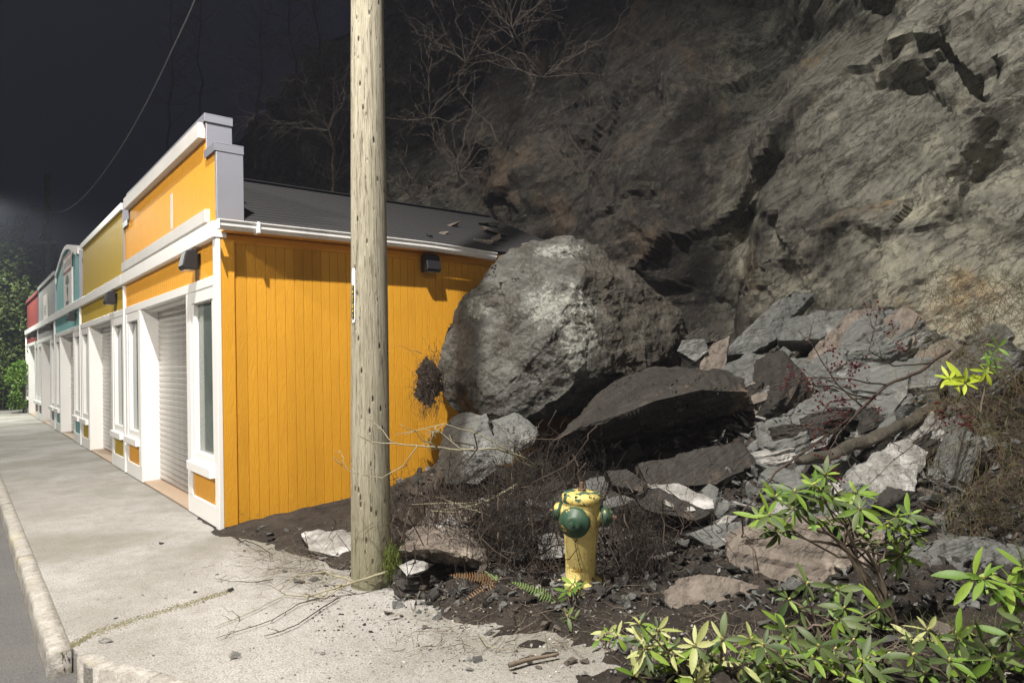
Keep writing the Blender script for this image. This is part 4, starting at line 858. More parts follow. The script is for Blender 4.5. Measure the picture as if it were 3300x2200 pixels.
field(40, (300, 1150), (1740, 2190), .004, .012, ('slate', 'slate_pale', 'slate_brown'), 'tiny grit stone scattered on the near pavement', 'grit stones on the pavement', soilz=False)
def chips(name, n, xr, yr, s0, s1, mat, label, surf=None):
    b = MB()
    for _ in range(n):
        px, py = R.uniform(*xr), R.uniform(*yr); g = hit(px, py)
        if g is None: continue
        z = max(0, soil_h(g.x, g.y)); s = R.uniform(s0, s1) * (.5 + g.y / 8); q = Quaternion((R.gauss(0, 1), R.gauss(0, .5), R.gauss(0, .5), R.gauss(0, 1)));
        if q.magnitude < 1e-3: continue
        q.normalize(); m = q.to_matrix(); k = len(b.v); pts = [(1, .1, 0), (.2, .8, .1), (-.9, .4, 0), (-.6, -.7, -.05), (.5, -.6, .05)]
        for dz in (.12, -.12):
            for a, c, e in pts: b.v.append(tuple(Vector((g.x, g.y, z + s * .2)) + m @ Vector((a * s * R.uniform(.7, 1.2), c * s * R.uniform(.6, 1.1), (e + dz) * s))))
        b.f += [(k, k + 1, k + 2, k + 3, k + 4), (k + 9, k + 8, k + 7, k + 6, k + 5)] + [(k + i, k + 5 + i, k + 5 + (i + 1) % 5, k + (i + 1) % 5) for i in range(5)]
    tag(b.build(name, M[mat]), label, 'rubble', kind='stuff')
chips('slate_rubble', 1800, (1280, 3300), (1000, 1980), .008, .045, 'slate', 'fine grey slate rubble strewn over the slide')
chips('dark_rubble', 2600, (1280, 3300), (1000, 1960), .008, .055, 'slate_dark', 'fine dark rubble and clods strewn over the slide')
chips('heap_rubble', 600, (2250, 3100), (950, 1720), .02, .09, 'slate', 'grey broken slate filling the gaps of the right heap')
chips('pale_grit', 900, (1000, 2300), (1700, 2195), .004, .013, 'slate_pale', 'pale grit scattered at the edge of the slide')
chips('brown_clods', 1100, (1000, 2300), (1640, 2050), .003, .010, 'soil', 'brown clods scattered over the soil')
# debris thrown on the roof edge
for k, (v_, u_, s) in enumerate([(3.0, .5, .10), (3.5, .25, .14), (3.9, .5, .16), (4.2, .9, .22), (3.6, 1.1, .12), (4.4, .3, .2), (2.6, .2, .07), (4.6, 1.5, .2)]):
    put_stone(pick(('slate_dark', 'slate_brown')), loc(v_, u_, 3.06 + (u_ + .09) * .444 + s * .12), s, 'lump of earth and slate thrown onto the roof edge', 'debris on the roof', 'roof_debris')

# ------------------------------------------------------------------ plants
def leaf_mesh(L, wd, bend, mat, fold=.25, n=5):
    b = MB()
    for i in range(n + 1):
        t = i / n; hw = wd * .5 * math.sin(math.pi * min(1, t * .92 + .06)) ** .75; z = -bend * L * t * t; x = L * t
        b.v += [(x, -hw, z + hw * fold), (x, 0, z), (x, hw, z + hw * fold)]
    for i in range(n):
        for q in (0, 1): a = i * 3 + q; b.f.append((a, a + 3, a + 4, a + 1))
    me = bpy.data.meshes.new('leaf'); me.from_pydata(b.v, [], b.f); me.materials.append(mat); me.polygons.foreach_set('use_smooth', [True] * len(me.polygons)); return me
LEAF = {k: [leaf_mesh(1, w_, bd, M[k]) for w_, bd in ((.28, .14), (.32, .28), (.25, .06))] for k in ('leaf', 'leaf_dull', 'leaf_pale', 'leaf_yellow', 'shrub')}
BUD = MB().lathe([(.12, 0), (.35, .3), (.30, .7), (.05, 1)], 7).mesh('bud'); BUD.materials.append(M['bud'])
def aim(o, p, d, roll, s, axis):
    d = Vector(d).normalized(); y = Vector(axis).cross(d); y = y.normalized() if y.length > .05 else d.orthogonal().normalized(); q = Matrix((d, y, d.cross(y))).transposed().to_quaternion() @ Quaternion((1, 0, 0), roll); o.location = p; o.rotation_mode = 'QUATERNION'; o.rotation_quaternion = q; o.scale = (s, s, s)
def whorl(root, p, axis, n, L, mats, bud=True, droop=.1):
    axis = Vector(axis).normalized(); a = axis.orthogonal().normalized(); c = axis.cross(a)
    for k in range(n):
        th = 2 * math.pi * k / n + R.uniform(-.25, .25); up = R.gauss(.12, .38) - droop
        d = a * math.cos(th) + c * math.sin(th) + axis * up; o = link('leaf', R.choice(LEAF[R.choice(mats)]), None, root)
        aim(o, Vector(p) + d.normalized() * .012, d, R.uniform(-.6, .6), L * R.uniform(.5, 1.2), axis)
    if bud:
        o = link('bud', BUD, None, root); o.location = p; o.rotation_mode = 'QUATERNION'; o.rotation_quaternion = axis.to_track_quat('Z', 'Y'); o.scale = (.018, .018, .026)
def wob(a, b, n=6, w_=.08):
    a, b = Vector(a), Vector(b); L = (b - a).length; s = R.uniform(0, 90)
    return [a.lerp(b, i / n) + noise.noise_vector(Vector((i * .7 + s, s, 0))) * (w_ * L * math.sin(math.pi * i / n)) for i in range(n + 1)]
def plant(name, label, cat, base, tips, L, mats, stem='twig', stem_r=.011, group=None, nl=(7, 10), via=None, axis_to=(-.2, -.6, .75)):
    root = empty(name, base); tag(root, label, cat, group); b = Vector(base)
    for k, tp in enumerate(tips):
        tp = Vector(tp) - b; mid = (Vector(via[k % len(via)]) - b) if via else tp * .45 + Vector((R.uniform(-.05, .05), R.uniform(-.05, .05), .06))
        pts = wob((0, 0, 0), mid, 4, .1)[:-1] + wob(mid, tp, 5, .12); MB().tube(pts, stem_r, .004, 5).build('stem', M[stem], root, True)
        ax = Vector(axis_to) + Vector((R.uniform(-.5, .5), R.uniform(-.3, .3), R.uniform(-.3, .3))); whorl(root, tp, ax, R.randint(*nl), L, mats)
    return root
P_ = lambda L, d: [at(x, y, d + R.uniform(-.12, .12)) for x, y in L]
# main shrub in front of the white slab
plant('rhododendron', 'leafy green shrub with yellow buds standing over the brown rock', 'shrub', at(2900, 2050, 3.75),
      P_([(2560, 1585), (2620, 1560), (2660, 1530), (2500, 1600), (2680, 1605), (2760, 1590), (2770, 1640), (2600, 1650), (2450, 1670), (2510, 1715), (2560, 1640), (2680, 1690), (2890, 1665), (2930, 1660), (2860, 1700), (2930, 1720), (2740, 1680), (2800, 1750), (2900, 1790), (2480, 1660), (2640, 1580)], 3.75),
      .118, ('leaf', 'leaf', 'leaf_dull'), via=[at(2720, 1760, 3.75), at(2760, 1800, 3.75), at(2830, 1840, 3.75)], nl=(7, 10))
plant('rhododendron', 'drooping dark leaved shrub below the brown rock', 'shrub', at(2700, 2150, 3.5),
      P_([(2540, 1930), (2600, 1880), (2530, 2020), (2700, 1900), (2720, 1960), (2700, 2000), (2800, 2010), (2580, 1960), (2830, 1960)], 3.6), .115, ('leaf', 'leaf_dull', 'leaf_dull'), via=[at(2700, 2020, 3.6), at(2640, 2060, 3.6)], nl=(6, 9))
plant('rhododendron', 'blurred green shrub reaching in at the right edge', 'shrub', at(3450, 2150, 3.0),
      P_([(3170, 1865), (3250, 1880), (3300, 1830), (3320, 1960), (3140, 1860), (3290, 1920)], 3.0), .13, ('leaf',), via=[at(3350, 1980, 3.0)], nl=(7, 9))
plant('rhododendron', 'low shrub with pale upturned leaves in the bottom foreground', 'shrub', at(2420, 2260, 3.15),
      P_([(2060, 2010), (2070, 2050), (2100, 2100), (2160, 2090), (2200, 2130), (2120, 2150), (2240, 2080), (2300, 2110), (2180, 2170), (2060, 2140), (2330, 2060), (2280, 2170), (2390, 2140), (2240, 2190), (2420, 2060), (2120, 2030), (2080, 2090), (2360, 2190), (2320, 2150), (2140, 2190), (2050, 2180)], 3.2), .10, ('leaf', 'leaf_dull', 'leaf_pale', 'leaf_pale'), via=[at(2320, 2200, 3.2), at(2260, 2160, 3.2)], nl=(6, 9))
plant('rhododendron', 'dark trampled shrub filling the bottom of the frame', 'shrub', at(2800, 2300, 3.0),
      P_([(2440, 2130), (2500, 2160), (2560, 2110), (2600, 2170), (2480, 2200), (2660, 2140), (2720, 2180), (2780, 2130), (2640, 2080), (2540, 2060), (2830, 2170), (2860, 2110), (2560, 2200), (2460, 2080), (2520, 2120), (2620, 2120), (2690, 2090), (2750, 2060), (2800, 2090), (2680, 2200), (2900, 2190)], 3.15), .10, ('leaf_dull', 'leaf', 'leaf_dull'), via=[at(2640, 2220, 3.1)], nl=(6, 9))
plant('rhododendron', 'shrub with yellowed leaves beside the mossy bank', 'shrub', at(3050, 2200, 3.4),
      P_([(2990, 2030), (3030, 2060), (2950, 2060), (3080, 2040), (3000, 2100)], 3.55), .115, ('leaf_pale', 'leaf', 'leaf_pale'), via=[at(3010, 2120, 3.5)], nl=(5, 7))
plant('rhododendron', 'dusty low shrub in the bottom right corner', 'shrub', at(3200, 2320, 3.0),
      P_([(2980, 2170), (3060, 2130), (3120, 2180), (3200, 2120), (3280, 2170), (3170, 2080), (3260, 2050), (3320, 2100), (3030, 2190), (3090, 2060), (3220, 2190), (3150, 2140), (3300, 2010), (2940, 2110)], 3.15), .115, ('leaf_dull', 'leaf_dull', 'leaf'), via=[at(3130, 2230, 3.1)], nl=(6, 8))
plant('seedling', 'small glossy green sprig at the foot of the hydrant', 'plant', at(1840, 1960, 4.15), P_([(1850, 1885), (1830, 1905), (1870, 1900), (1890, 1925), (1845, 1930)], 4.2), .085, ('leaf',), stem_r=.005, nl=(4, 6))
plant('seedling', 'little green sprig on the dirt right of the hydrant sprig', 'plant', at(1830, 2000, 4.0), P_([(1830, 1985), (1850, 1995)], 4.0), .07, ('leaf_dull', 'leaf'), stem_r=.004, nl=(4, 6))
plant('seedling', 'small plant with two cream leaves in front of the muddy rock', 'plant', at(1950, 2110, 3.7), P_([(1935, 2060), (1960, 2040), (1990, 2050)], 3.7), .075, ('leaf', 'leaf_pale'), stem_r=.004, nl=(4, 6))
# bright yellow green sprig on the bank
t = empty('sapling', at(3160, 1330, 4.9)); tag(t, 'bright yellow green leaf cluster hanging before the brown bank', 'plant')
for x, y, L in ((3110, 1235, .16), (3175, 1195, .09), (3060, 1220, .10)):
    p = at(x, y, 4.9) - t.location; MB().tube(wob((0, 0, 0), p, 4), .006, .003, 5).build('stem', M['twig'], t); whorl(t, p, (0, -1, .3), 10 if L > .1 else 6, L, ('leaf_yellow',), False)
t = empty('sapling', at(3230, 1160, 5.6)); tag(t, 'soft green leaf tuft higher up the brown bank', 'plant')
for x, y in ((3200, 1150), (3215, 1120), (3190, 1180)): whorl(t, at(x, y, 5.6) - t.location, (0, -1, .4), 6, .10, ('shrub',), False)
# branches ---------------------------------------------------------
def branch_set(b, pts, r, depth, twist=.5, dens=4, dirs=None, lenf=.5):
    b.tube(pts, r, max(.0012, r * .35), 5 if r > .006 else 4)
    if depth == 0: return
    L = sum((pts[i + 1] - pts[i]).length for i in range(len(pts) - 1))
    for k in range(dens):
        i = R.randint(1, len(pts) - 2); d = (pts[i + 1] - pts[i - 1]).normalized(); s = d.orthogonal().normalized(); s.rotate(Quaternion(d, R.uniform(0, 6.28)))
        nd = (d * .75 + s * R.uniform(.5, 1.0)).normalized(); l2 = L * lenf * R.uniform(.4, 1.0)
        branch_set(b, wob(pts[i], pts[i] + nd * l2, 5, .16), r * .5, depth - 1, twist, max(2, dens - 1), None, lenf)
def px_path(L, n=4): 
    pts = [at(*p) for p in L]; out = []
    for a, c in zip(pts, pts[1:]): out += wob(a, c, n, .04)[:-1]
    return out + [pts[-1]]
def branch_thing(name, label, paths, mat, cat='branch', depth=1, dens=4, lenf=.4, extra=None, group=None):
    base = at(*paths[0][0][0]); root = empty(name, base); tag(root, label, cat, group)
    for pts, r in paths:
        b = MB(); P = [p - base for p in px_path(pts)]; branch_set(b, P, r, depth, dens=dens, lenf=lenf); b.build('stem', M[mat], root, True)
    return root
gz = lambda x, y, z=.02: (x, y, (gr(x, y, z) - CAM).dot(CR @ Vector((0, 0, -1))))
fb = branch_thing('fallen_branch', 'lichen covered branch lying on the pavement from the pole foot', [
    ([gz(1262, 1838, .12), gz(1150, 1872, .10), gz(1060, 1900, .05), gz(980, 1925, .03)], .011),
    ([gz(1140, 1872, .10), gz(1050, 1840, .10), gz(960, 1855, .06), gz(900, 1900, .03)], .008),
    ([gz(1120, 1880, .08), gz(1050, 1925, .03), gz(920, 1915, .02), gz(800, 1975, .02), gz(690, 2020, .015)], .006)], 'twig_pale', depth=1, dens=7, lenf=.16)
for k, (path, r, lb) in enumerate([
    ([gz(1050, 1918), gz(960, 1945), gz(880, 1995), gz(790, 2025), gz(695, 2055)], .005, 'long thin dark twig lying on the pavement pointing left'),
    ([gz(1090, 1925), gz(1020, 1970), gz(960, 2010), gz(900, 2035), gz(850, 2048)], .006, 'dark twig lying parallel and nearest the viewer on the pavement'),
    ([gz(880, 1865), gz(820, 1876), gz(740, 1873), gz(690, 1862)], .004, 'fine dark twig left of the lichen covered branch')]):
    b = MB(); branch_set(b, px_path(path), r, 1, dens=5, lenf=.09); tag(b.build('twig', M['twig_dark']), lb, 'twig')
b = MB(); b.tube(px_path([gz(1640, 2142, .03), gz(1700, 2125, .03), gz(1800, 2105, .03)]), .014, .008, 7); tag(b.build('stick', M['twig'], None, True), 'short thick stick lying on the dirt in the foreground', 'stick')
b = MB(); b.tube(px_path([gz(1540, 2040), gz(1570, 2080), gz(1620, 2092), gz(1690, 2085)]), .004, .002, 5); tag(b.build('stick', M['twig_pale'], None, True), 'curved pale twig on the dirt left of the thick stick', 'stick')
b = MB(); b.tube(px_path([gz(770, 1748), gz(790, 1740, .03), gz(840, 1760, .03), gz(880, 1790, .03)]), .006, .003, 5); tag(b.build('stick', M['twig_dark']), 'dark stick by the corner of the orange shop', 'stick')
branch_thing('bare_branch', 'bare branch crossing in front of the pole above the soil', [
    ([(1745, 1520, 5.6), (1690, 1475, 5.2), (1600, 1445, 4.9), (1480, 1450, 4.7), (1340, 1435, 4.6), (1200, 1425, 4.55), (1150, 1400, 4.5)], .009),
    ([(1640, 1455, 5.0), (1540, 1395, 4.9), (1430, 1365, 4.8), (1330, 1390, 4.7), (1270, 1400, 4.65)], .005),
    ([(1345, 1435, 4.6), (1300, 1500, 4.6), (1230, 1540, 4.6), (1130, 1520, 4.6), (1080, 1480, 4.6)], .005)], 'twig_pale', depth=2, dens=4, lenf=.28)
branch_thing('bare_branch', 'thin upright bare stem beside the broken grey rock', [([(1640, 1640, 5.5), (1650, 1560, 5.6), (1650, 1480, 5.7), (1680, 1420, 5.8), (1740, 1400, 5.8)], .006), ([(1560, 1560, 5.6), (1500, 1480, 5.5), (1440, 1440, 5.4), (1380, 1450, 5.3)], .004)], 'twig', depth=1, dens=4, lenf=.3)
branch_thing('cut_stems', 'pale cut stems lying across the muddy heap', [([(1670, 1558, 5.35), (1600, 1600, 5.2), (1520, 1630, 5.1), (1420, 1640, 5.1)], .012), ([(1650, 1590, 5.3), (1560, 1625, 5.15), (1480, 1650, 5.1), (1390, 1645, 5.05)], .009), ([(1590, 1665, 5.0), (1500, 1635, 5.05), (1410, 1600, 5.1)], .006), ([(1640, 1610, 5.25), (1540, 1618, 5.15), (1320, 1625, 5.0)], .006)], 'twig_pale', cat='stems', depth=1, dens=2, lenf=.15)
# red berried branches
def berry_branch():
    base = at(3060, 1130, 5.6); root = empty('berry_branch', base); tag(root, 'arching bare branch hung with dark red berries', 'branch')
    paths = [([(3060, 1130, 5.6), (2960, 1200, 5.3), (2860, 1240, 5.1), (2760, 1330, 5.0), (2640, 1420, 4.9), (2500, 1520, 4.8), (2440, 1600, 4.7), (2380, 1660, 4.7)], .015),
             ([(2860, 1240, 5.1), (2740, 1220, 5.0), (2620, 1215, 5.0), (2500, 1240, 4.95), (2400, 1280, 4.9)], .007), ([(2780, 1310, 5.0), (2700, 1240, 5.0), (2640, 1150, 5.0), (2600, 1080, 5.0)], .007),
             ([(3000, 1170, 5.4), (2880, 1180, 5.2), (2800, 1130, 5.1), (2830, 1000, 5.2)], .007), ([(2820, 1270, 5.05), (2700, 1400, 4.8), (2660, 1490, 4.7), (2600, 1640, 4.6)], .007),
             ([(3040, 1330, 5.0), (2960, 1420, 4.8), (2860, 1500, 4.6), (2760, 1600, 4.5)], .006), ([(2760, 1330, 5.0), (2680, 1330, 4.9), (2560, 1400, 4.8), (2480, 1420, 4.8)], .005)]
    for pts, r in paths:
        b = MB(); branch_set(b, [p - base for p in px_path(pts)], r, 2, dens=4, lenf=.30); b.build('stem', M['twig_dark'], root, True)
    cl = [(2560, 1215), (2600, 1235), (2680, 1130), (2700, 1180), (2660, 1250), (2650, 1300), (2710, 1290), (2720, 1340), (2690, 1370), (2760, 1190), (2780, 1170), (2660, 1440), (2672, 1480), (2680, 1520), (2690, 1550), (2820, 1310), (2900, 1120), (3020, 1320), (3040, 1350), (3100, 1340), (3110, 1370), (2540, 1240), (2630, 1380), (2740, 1230), (2810, 1000), (2880, 1060)]
    for x, y in cl:
        c = at(x, y, 4.95 + R.uniform(-.12, .12)) - base; b = MB()
        for _ in range(R.randint(8, 15)):
            p = c + Vector((R.gauss(0, .035), R.gauss(0, .035), R.gauss(0, .035))); b.lathe([(.003, -.008), (.0085, -.003), (.0085, .003), (.003, .008)], 6, None, p); b.tube([p, c], .0012, .0012, 3, False)
        b.build('berry_cluster', M['berry'], root)['kind'] = 'stuff'
berry_branch()
# rotten log on the pile
b = MB(); pts = px_path([(2575, 1490, 5.75), (2680, 1462, 5.9), (2790, 1420, 6.05), (2920, 1365, 6.25), (3040, 1310, 6.5)], 5); b.tube(pts, .042, .062, 14)
for i, v in enumerate(b.v): b.v[i] = tuple(Vector(v) + noise.noise_vector(Vector(v) * 4) * .035 + noise.noise_vector(Vector(v) * 15) * .022)
tag(b.build('fallen_log', M['bark'], None, True), 'dark rotten log lying diagonally across the right slabs', 'log')
# stuff: root fibres, brush
def strands(name, label, n, gen, mat, cat, r=(.001, .0022)):
    b = MB()
    for _ in range(n):
        pts = gen()
        if pts: b.tube(pts, R.uniform(*r), .0007, 3, False)
    return tag(b.build(name, M[mat]), label, cat, kind='stuff')
def hang(cx, cy, sx, sy, d, dl=.25, L=(.08, .35)):
    def g():
        x, y = R.gauss(cx, sx), R.gauss(cy, sy); p = at(x, y, d + R.gauss(0, dl)); l = R.uniform(*L); e = p + Vector((R.gauss(0, .35), R.gauss(0, .25), -.75 + R.gauss(0, .5))).normalized() * l; return wob(p, e, 5, .35)
    return g
strands('root_mat', 'matted brown roots hanging left of the hydrant', 1500, hang(1640, 1630, 95, 75, 5.1), 'root', 'roots')
strands('root_mat', 'hanging tangle of fine roots right of the hydrant', 800, hang(2060, 1760, 45, 95, 4.7, .15), 'root', 'roots')
strands('root_mat', 'root fringe below the dark overhanging slab', 600, hang(1760, 1490, 90, 50, 5.7), 'root', 'roots')
strands('root_mat', 'dark tuft of torn roots stuck between wall and boulder', 420, hang(1385, 1225, 22, 50, 7.4, .10, (.05, .25)), 'twig_dark', 'roots')
rock('earth_clump', 'dark clod of earth and roots wedged between orange wall and boulder', 'earth', [at(*p) for p in [(1368, 1150, 7.55), (1400, 1165, 7.5), (1345, 1215, 7.5), (1415, 1230, 7.5), (1350, 1290, 7.5), (1385, 1310, 7.45), (1400, 1270, 7.4), (1375, 1225, 7.3), (1420, 1250, 7.75), (1360, 1240, 7.75), (1390, 1180, 7.7)]], M['soil'], .012, .085, 7.0, (0, .2, 1), .03)
strands('root_mat', 'stiff torn twigs sticking from the clod on the orange wall', 130, hang(1385, 1215, 20, 45, 7.35, .08, (.1, .4)), 'twig_dark', 'roots', (.002, .006))
strands('litter', 'fine twigs and needles littered over the soil', 900, lambda: (lambda x, y: (lambda g: wob((g.x, g.y, max(0, soil_h(g.x, g.y)) + .012), Vector((g.x, g.y, max(0, soil_h(g.x, g.y)) + .02)) + Vector((R.gauss(0, .1), R.gauss(0, .1), R.gauss(0.01, .02))), 3, .2))(gr(x, y, .06)))(R.uniform(1250, 2400), R.uniform(1620, 2080)), 'twig', 'litter', (.0012, .003))
strands('litter', 'twig litter beside the pole on the left', 260, lambda: (lambda g: wob((g.x, g.y, .02), Vector((g.x, g.y, .03)) + Vector((R.gauss(0, .12), R.gauss(0, .12), abs(R.gauss(0.0, .04)))), 4, .2))(gr(R.gauss(980, 110), R.gauss(1800, 50), .02)), 'twig', 'litter', (.0012, .003))
def bank(xr, yr, mode):
    def g():
        x = R.uniform(*xr); y = R.uniform(*yr)
        if x < 2940 + 150 * R.random() ** 2 + (y - 900) * .06 + 90 * noise.noise(Vector((y * .008, 3, 0))) or noise.noise(Vector((x * .009, y * .009, 1))) < -.12: return None
        d = 6.9 - (y - 900) * .0021; p = at(x, y, d + R.gauss(0, .12)); l = R.uniform(.10, .55)
        v = Vector((R.gauss(0, .6), R.gauss(-.2, .4), R.gauss(-.35 if mode else .3, .6))).normalized(); return wob(p, p + v * l, 5, .25)
    return g
strands('dry_brush', 'brown dry brush tangled over the right bank', 2300, bank((2950, 3380), (860, 1720), 1), 'dry', 'brush', (.0012, .003))
strands('mossy_brush', 'green tinged brush and moss on the right bank', 1000, bank((2980, 3380), (880, 1720), 1), 'dry_green', 'brush', (.0012, .0028))
strands('dry_grass', 'dry grass and moss in the bottom right corner', 3000, lambda: (lambda p: wob(p, p + Vector((R.gauss(-.3, .5), R.gauss(-.3, .4), R.gauss(.5, .4))).normalized() * R.uniform(.06, .18), 3, .2))(at(R.uniform(2900, 3380), R.uniform(2040, 2230), 3.7 + R.gauss(0, .1))), 'dry_green', 'grass', (.001, .0025))
strands('ground_litter', 'stems and litter under the foreground shrubs', 2200, lambda: (lambda p: wob(p, p + Vector((R.gauss(0, .6), R.gauss(0, .4), R.gauss(0.1, .4))).normalized() * R.uniform(.06, .22), 3, .2))(at(R.uniform(2050, 3000), R.uniform(2090, 2230), 3.55 + R.gauss(0, .12))), 'twig', 'litter', (.0012, .004))
strands('moss', 'hanging bright moss tuft on the branch by the pole', 420, lambda: (lambda p: wob(p, p + Vector((R.gauss(0, .3), R.gauss(0, .3), -.8)).normalized() * R.uniform(.03, .09), 3, .2))(at(R.gauss(1262, 14), R.gauss(1800, 28), 4.75 + R.gauss(0, .03))), 'moss', 'moss', (.0015, .003))
strands('broken_twigs', 'broken twigs sticking out of the slide around the hydrant', 300, hang(1760, 1680, 280, 110, 5.0, .3, (.2, .75)), 'twig_dark', 'twigs', (.003, .008))
strands('root_mat', 'dark roots and twigs over the heap beside the orange wall', 700, hang(1400, 1620, 90, 55, 5.6, .3), 'twig_dark', 'roots', (.001, .003))
# bare scrub on the dark face above the roof
def scrub(k, x, y, d, label, n=7, L=1.6):
    base = at(x, y, d); root = empty('bare_shrub', base); tag(root, label, 'bare shrub', 'leafless shrubs on the cliff')
    for i in range(n):
        b = MB(); v = Vector((R.gauss(0, .8), R.gauss(-.4, .3), R.uniform(-.1, 1))).normalized(); branch_set(b, wob((0, 0, 0), v * L * R.uniform(.6, 1.2), 7, .14), .0065, 2, dens=5, lenf=.5); b.build('stem', M['scrub'], root)
for k, (x, y, d, lb) in enumerate([(1330, 640, 11.8, 'leafless shrub just above the roof ridge right of the pole'), (1480, 560, 11.6, 'pale leafless shrub on the cliff above the middle of the roof'), (1620, 470, 11.5, 'leafless shrub on the cliff above the boulder'), (1380, 380, 13.0, 'tall leafless shrub on the cliff beside the pole'), (1750, 250, 11.6, 'leafless shrub high on the cliff above the boulder'), (1650, 90, 12.2, 'highest leafless shrub at the top of the frame'), (1060, 420, 15.0, 'leafless shrub on the dark cliff left of the pole'), (850, 330, 17.0, 'leafless shrub behind the stepped orange false front'), (1880, 560, 11.2, 'leafless shrub by the dark gully'), (950, 150, 17.0, 'leafless shrub high on the dark hill left of the pole'), (1500, 200, 13.0, 'leafless shrub on the dark hill right of the pole')]):
    scrub(k, x, y, d, lb, 9, 1.5 * d / 12)
# ferns ---------------------------------------------------------
def frond(root, p, d, L, mat, curl=.4):
    b = MB(); p = Vector(p); d = Vector(d).normalized(); s = d.cross(Vector((.15, -.75, .65))); s = s.normalized() if s.length > .1 else Vector((1, 0, 0)); n = 18; pts = [p + d * (L * i / n) + Vector((0, 0, -curl * L * (i / n) ** 2)) for i in range(n + 1)]
    b.tube(pts, .0022, .0008, 4)
    for i in range(2, n):
        t = i / n; w_ = L * .17 * (1 - t) ** .7 * min(1, t * 5) * R.uniform(.75, 1.1); q = pts[i]; fw = (pts[i + 1] - pts[i - 1]).normalized()
        for sg in (-1, 1):
            e = q + s * sg * w_ + fw * w_ * .25 + Vector((0, 0, R.uniform(-.1, .05) * w_)); k = len(b.v); h = fw * (L / n * .24); m = q.lerp(e, .55); b.v += [tuple(q - h), tuple(q + h), tuple(m + h), tuple(e), tuple(m - h)]; b.f.append((k, k + 4, k + 3, k + 2, k + 1))
    me = bpy.data.meshes.new('frond'); me.from_pydata(b.v, [], b.f); me.update(); link('frond', me, mat, root)
t = empty('fern', at(1790, 1945, 4.2)); tag(t, 'green fern frond arching left of the hydrant foot', 'fern')
for x, y, L in ((1690, 1888, .27), (1730, 1990, .17), (1775, 2010, .15)): frond(t, (0, 0, .02), at(x, y, 4.15) - t.location, L * 1.3, M['fern'], .12)
t = empty('fern', at(1600, 1880, 4.45)); tag(t, 'withered brown fern on the pavement edge', 'fern')
for x, y, L in ((1470, 1850, .26), (1500, 1940, .24), (1545, 2000, .24), (1630, 1995, .2)): frond(t, (0, 0, .02), at(x, y, 4.35) - t.location, L * 1.35, M['fern_dead'], .1)
for x, y, L in ((1570, 1850, .12), (1600, 1870, .14)): frond(t, (0, 0, .02), at(x, y, 4.5) - t.location, L, M['fern'], .1)
# evergreen trees at the far left
def tree(name, label, px, py, d, H, W, n, mat, tr=.14, conic=True, group=None):
    f = at(px, py, d); base = Vector((f.x, f.y, 0)); root = empty(name, base); tag(root, label, 'tree' if 'tree' in name else 'shrub', group)
    MB().tube([(0, 0, -.2), (.05, 0, H * .5), (0, .05, H * .95)], tr, .03, 8).build('trunk', M['bark'], root)
    b = MB(); s0 = R.uniform(0, 50)
    lb = MB()
    for i in range(26 if conic else 8):
        z = H * R.uniform(.12, .95); w_ = W * (1 - z / H) if conic else W * .7; th = R.uniform(0, 6.28); lb.tube(wob((0, 0, z), (math.cos(th) * w_ * .8, math.sin(th) * w_ * .8, z - .15 * w_), 4), .035 * (1 - z / H) + .008, .004, 4)
    lb.build('limbs', M['bark'], root)['kind'] = 'stuff'
    c = 0
    while c < n:
        z = R.uniform(.05, 1.0) ** .8; th = R.uniform(0, 6.28); rmax = W * ((1 - z) ** .8 if conic else math.sqrt(max(0, 1 - (2 * z - 1) ** 2))) ; rr = rmax * R.uniform(.35, 1.05) ; p = Vector((math.cos(th) * rr, math.sin(th) * rr, z * H))
        if noise.noise(p * (1.1 if conic else 2.0) + Vector((s0, 0, 0))) < -.05: continue
        s = R.uniform(.06, .15) * (1 if conic else .6) * d / 24; a = Vector((R.gauss(0, 1), R.gauss(0, 1), R.gauss(-.3, .7))).normalized(); e = a.orthogonal().normalized(); e.rotate(Quaternion(a, R.uniform(0, 6.28))); k = len(b.v)
        b.v += [tuple(p), tuple(p + a * s * .6 + e * s * .32), tuple(p + a * s * 1.4), tuple(p + a * s * .6 - e * s * .32)]; b.f.append((k, k + 1, k + 2, k + 3)); c += 1
    me = bpy.data.meshes.new('crown'); me.from_pydata(b.v, [], b.f); me.update(); link('crown', me, M[mat], root)
tree('evergreen_tree', 'tall evergreen tree lit by the far lamp at the left edge', -60, 1330, 27, 10.5, 3.2, 9000, 'needle', group='evergreens at the left edge')
tree('evergreen_tree', 'dark evergreen tree just beyond the far red shop', 75, 1330, 31, 8.8, 2.6, 7000, 'needle', group='evergreens at the left edge')
tree('evergreen_tree', 'shorter evergreen tree behind the distant utility pole', 150, 1330, 36, 9.0, 2.8, 5000, 'needle', group='evergreens at the left edge')
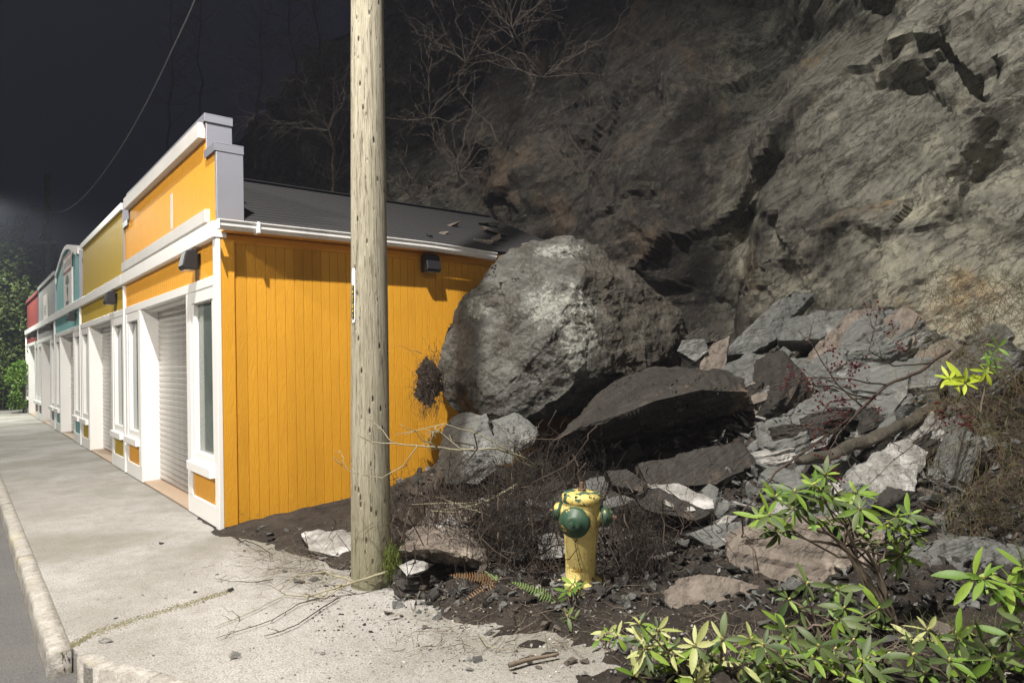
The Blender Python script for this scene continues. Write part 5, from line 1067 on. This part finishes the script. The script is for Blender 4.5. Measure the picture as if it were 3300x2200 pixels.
tree('evergreen_tree', 'spreading evergreen tree furthest down the street', 10, 1300, 40, 9.5, 4.0, 7000, 'needle', group='evergreens at the left edge')
tree('round_shrub', 'bright green rounded shrub beside the far red shop', 74, 1320, 24.6, 1.95, .72, 2600, 'shrub', .03, False)
tree('round_shrub', 'dull low shrub at the left edge down the street', 8, 1310, 29, 1.9, 1.3, 1800, 'needle', .03, False)

def bare_tree(px, py, d, H, label):
    f = at(px, py, d); root = empty('bare_tree', f); tag(root, label, 'bare tree', 'leafless trees on the dark hillside')
    tr = wob((0, 0, -1.2), (R.gauss(0, .3), R.gauss(0, .3), H), 9, .06); MB().tube(tr, .045, .010, 6).build('trunk', M['twig_dark'], root)
    b = MB()
    for i in range(26):
        k = R.randint(2, 8); p = tr[k]; th = R.uniform(0, 6.28); v = Vector((math.cos(th), math.sin(th), R.uniform(.4, 1.2))).normalized(); branch_set(b, wob(p, p + v * H * R.uniform(.2, .42), 6, .12), .009, 2, dens=4, lenf=.5)
    b.build('crown', M['twig_dark'], root)
for k, (x, y, d, H, lb) in enumerate([(540, 420, 25, 5.5, 'bare tree above the mustard shop'), (640, 330, 24, 5, 'bare tree left of the stepped orange top'), (820, 420, 21, 4.5, 'bare tree right behind the stepped orange top'), (960, 330, 20, 4.5, 'bare tree between the orange top and the pole'), (1060, 560, 17, 3, 'small bare tree above the roof left of the pole'), (1040, 250, 19, 4, 'bare tree high on the hill left of the pole')]):
    bare_tree(x, y, d, H, lb)

# ------------------------------------------------------------------ damp night air lit by the lamps
def haze():
    o = MB().box(-420, 420, -420, 420, -1.2, 22).build('haze', None); m = bpy.data.materials.new('damp_air'); m.use_nodes = True; nt = m.node_tree; nt.nodes.clear()
    out = nt.nodes.new('ShaderNodeOutputMaterial'); v = nt.nodes.new('ShaderNodeVolumePrincipled'); v.inputs['Density'].default_value = .0014; v.inputs['Color'].default_value = (.76, .80, 1.0, 1); v.inputs['Anisotropy'].default_value = .3
    nt.links.new(v.outputs[0], out.inputs['Volume']); o.data.materials.append(m); tag(o, 'thin damp night air over the street', 'haze', kind='stuff')
haze()
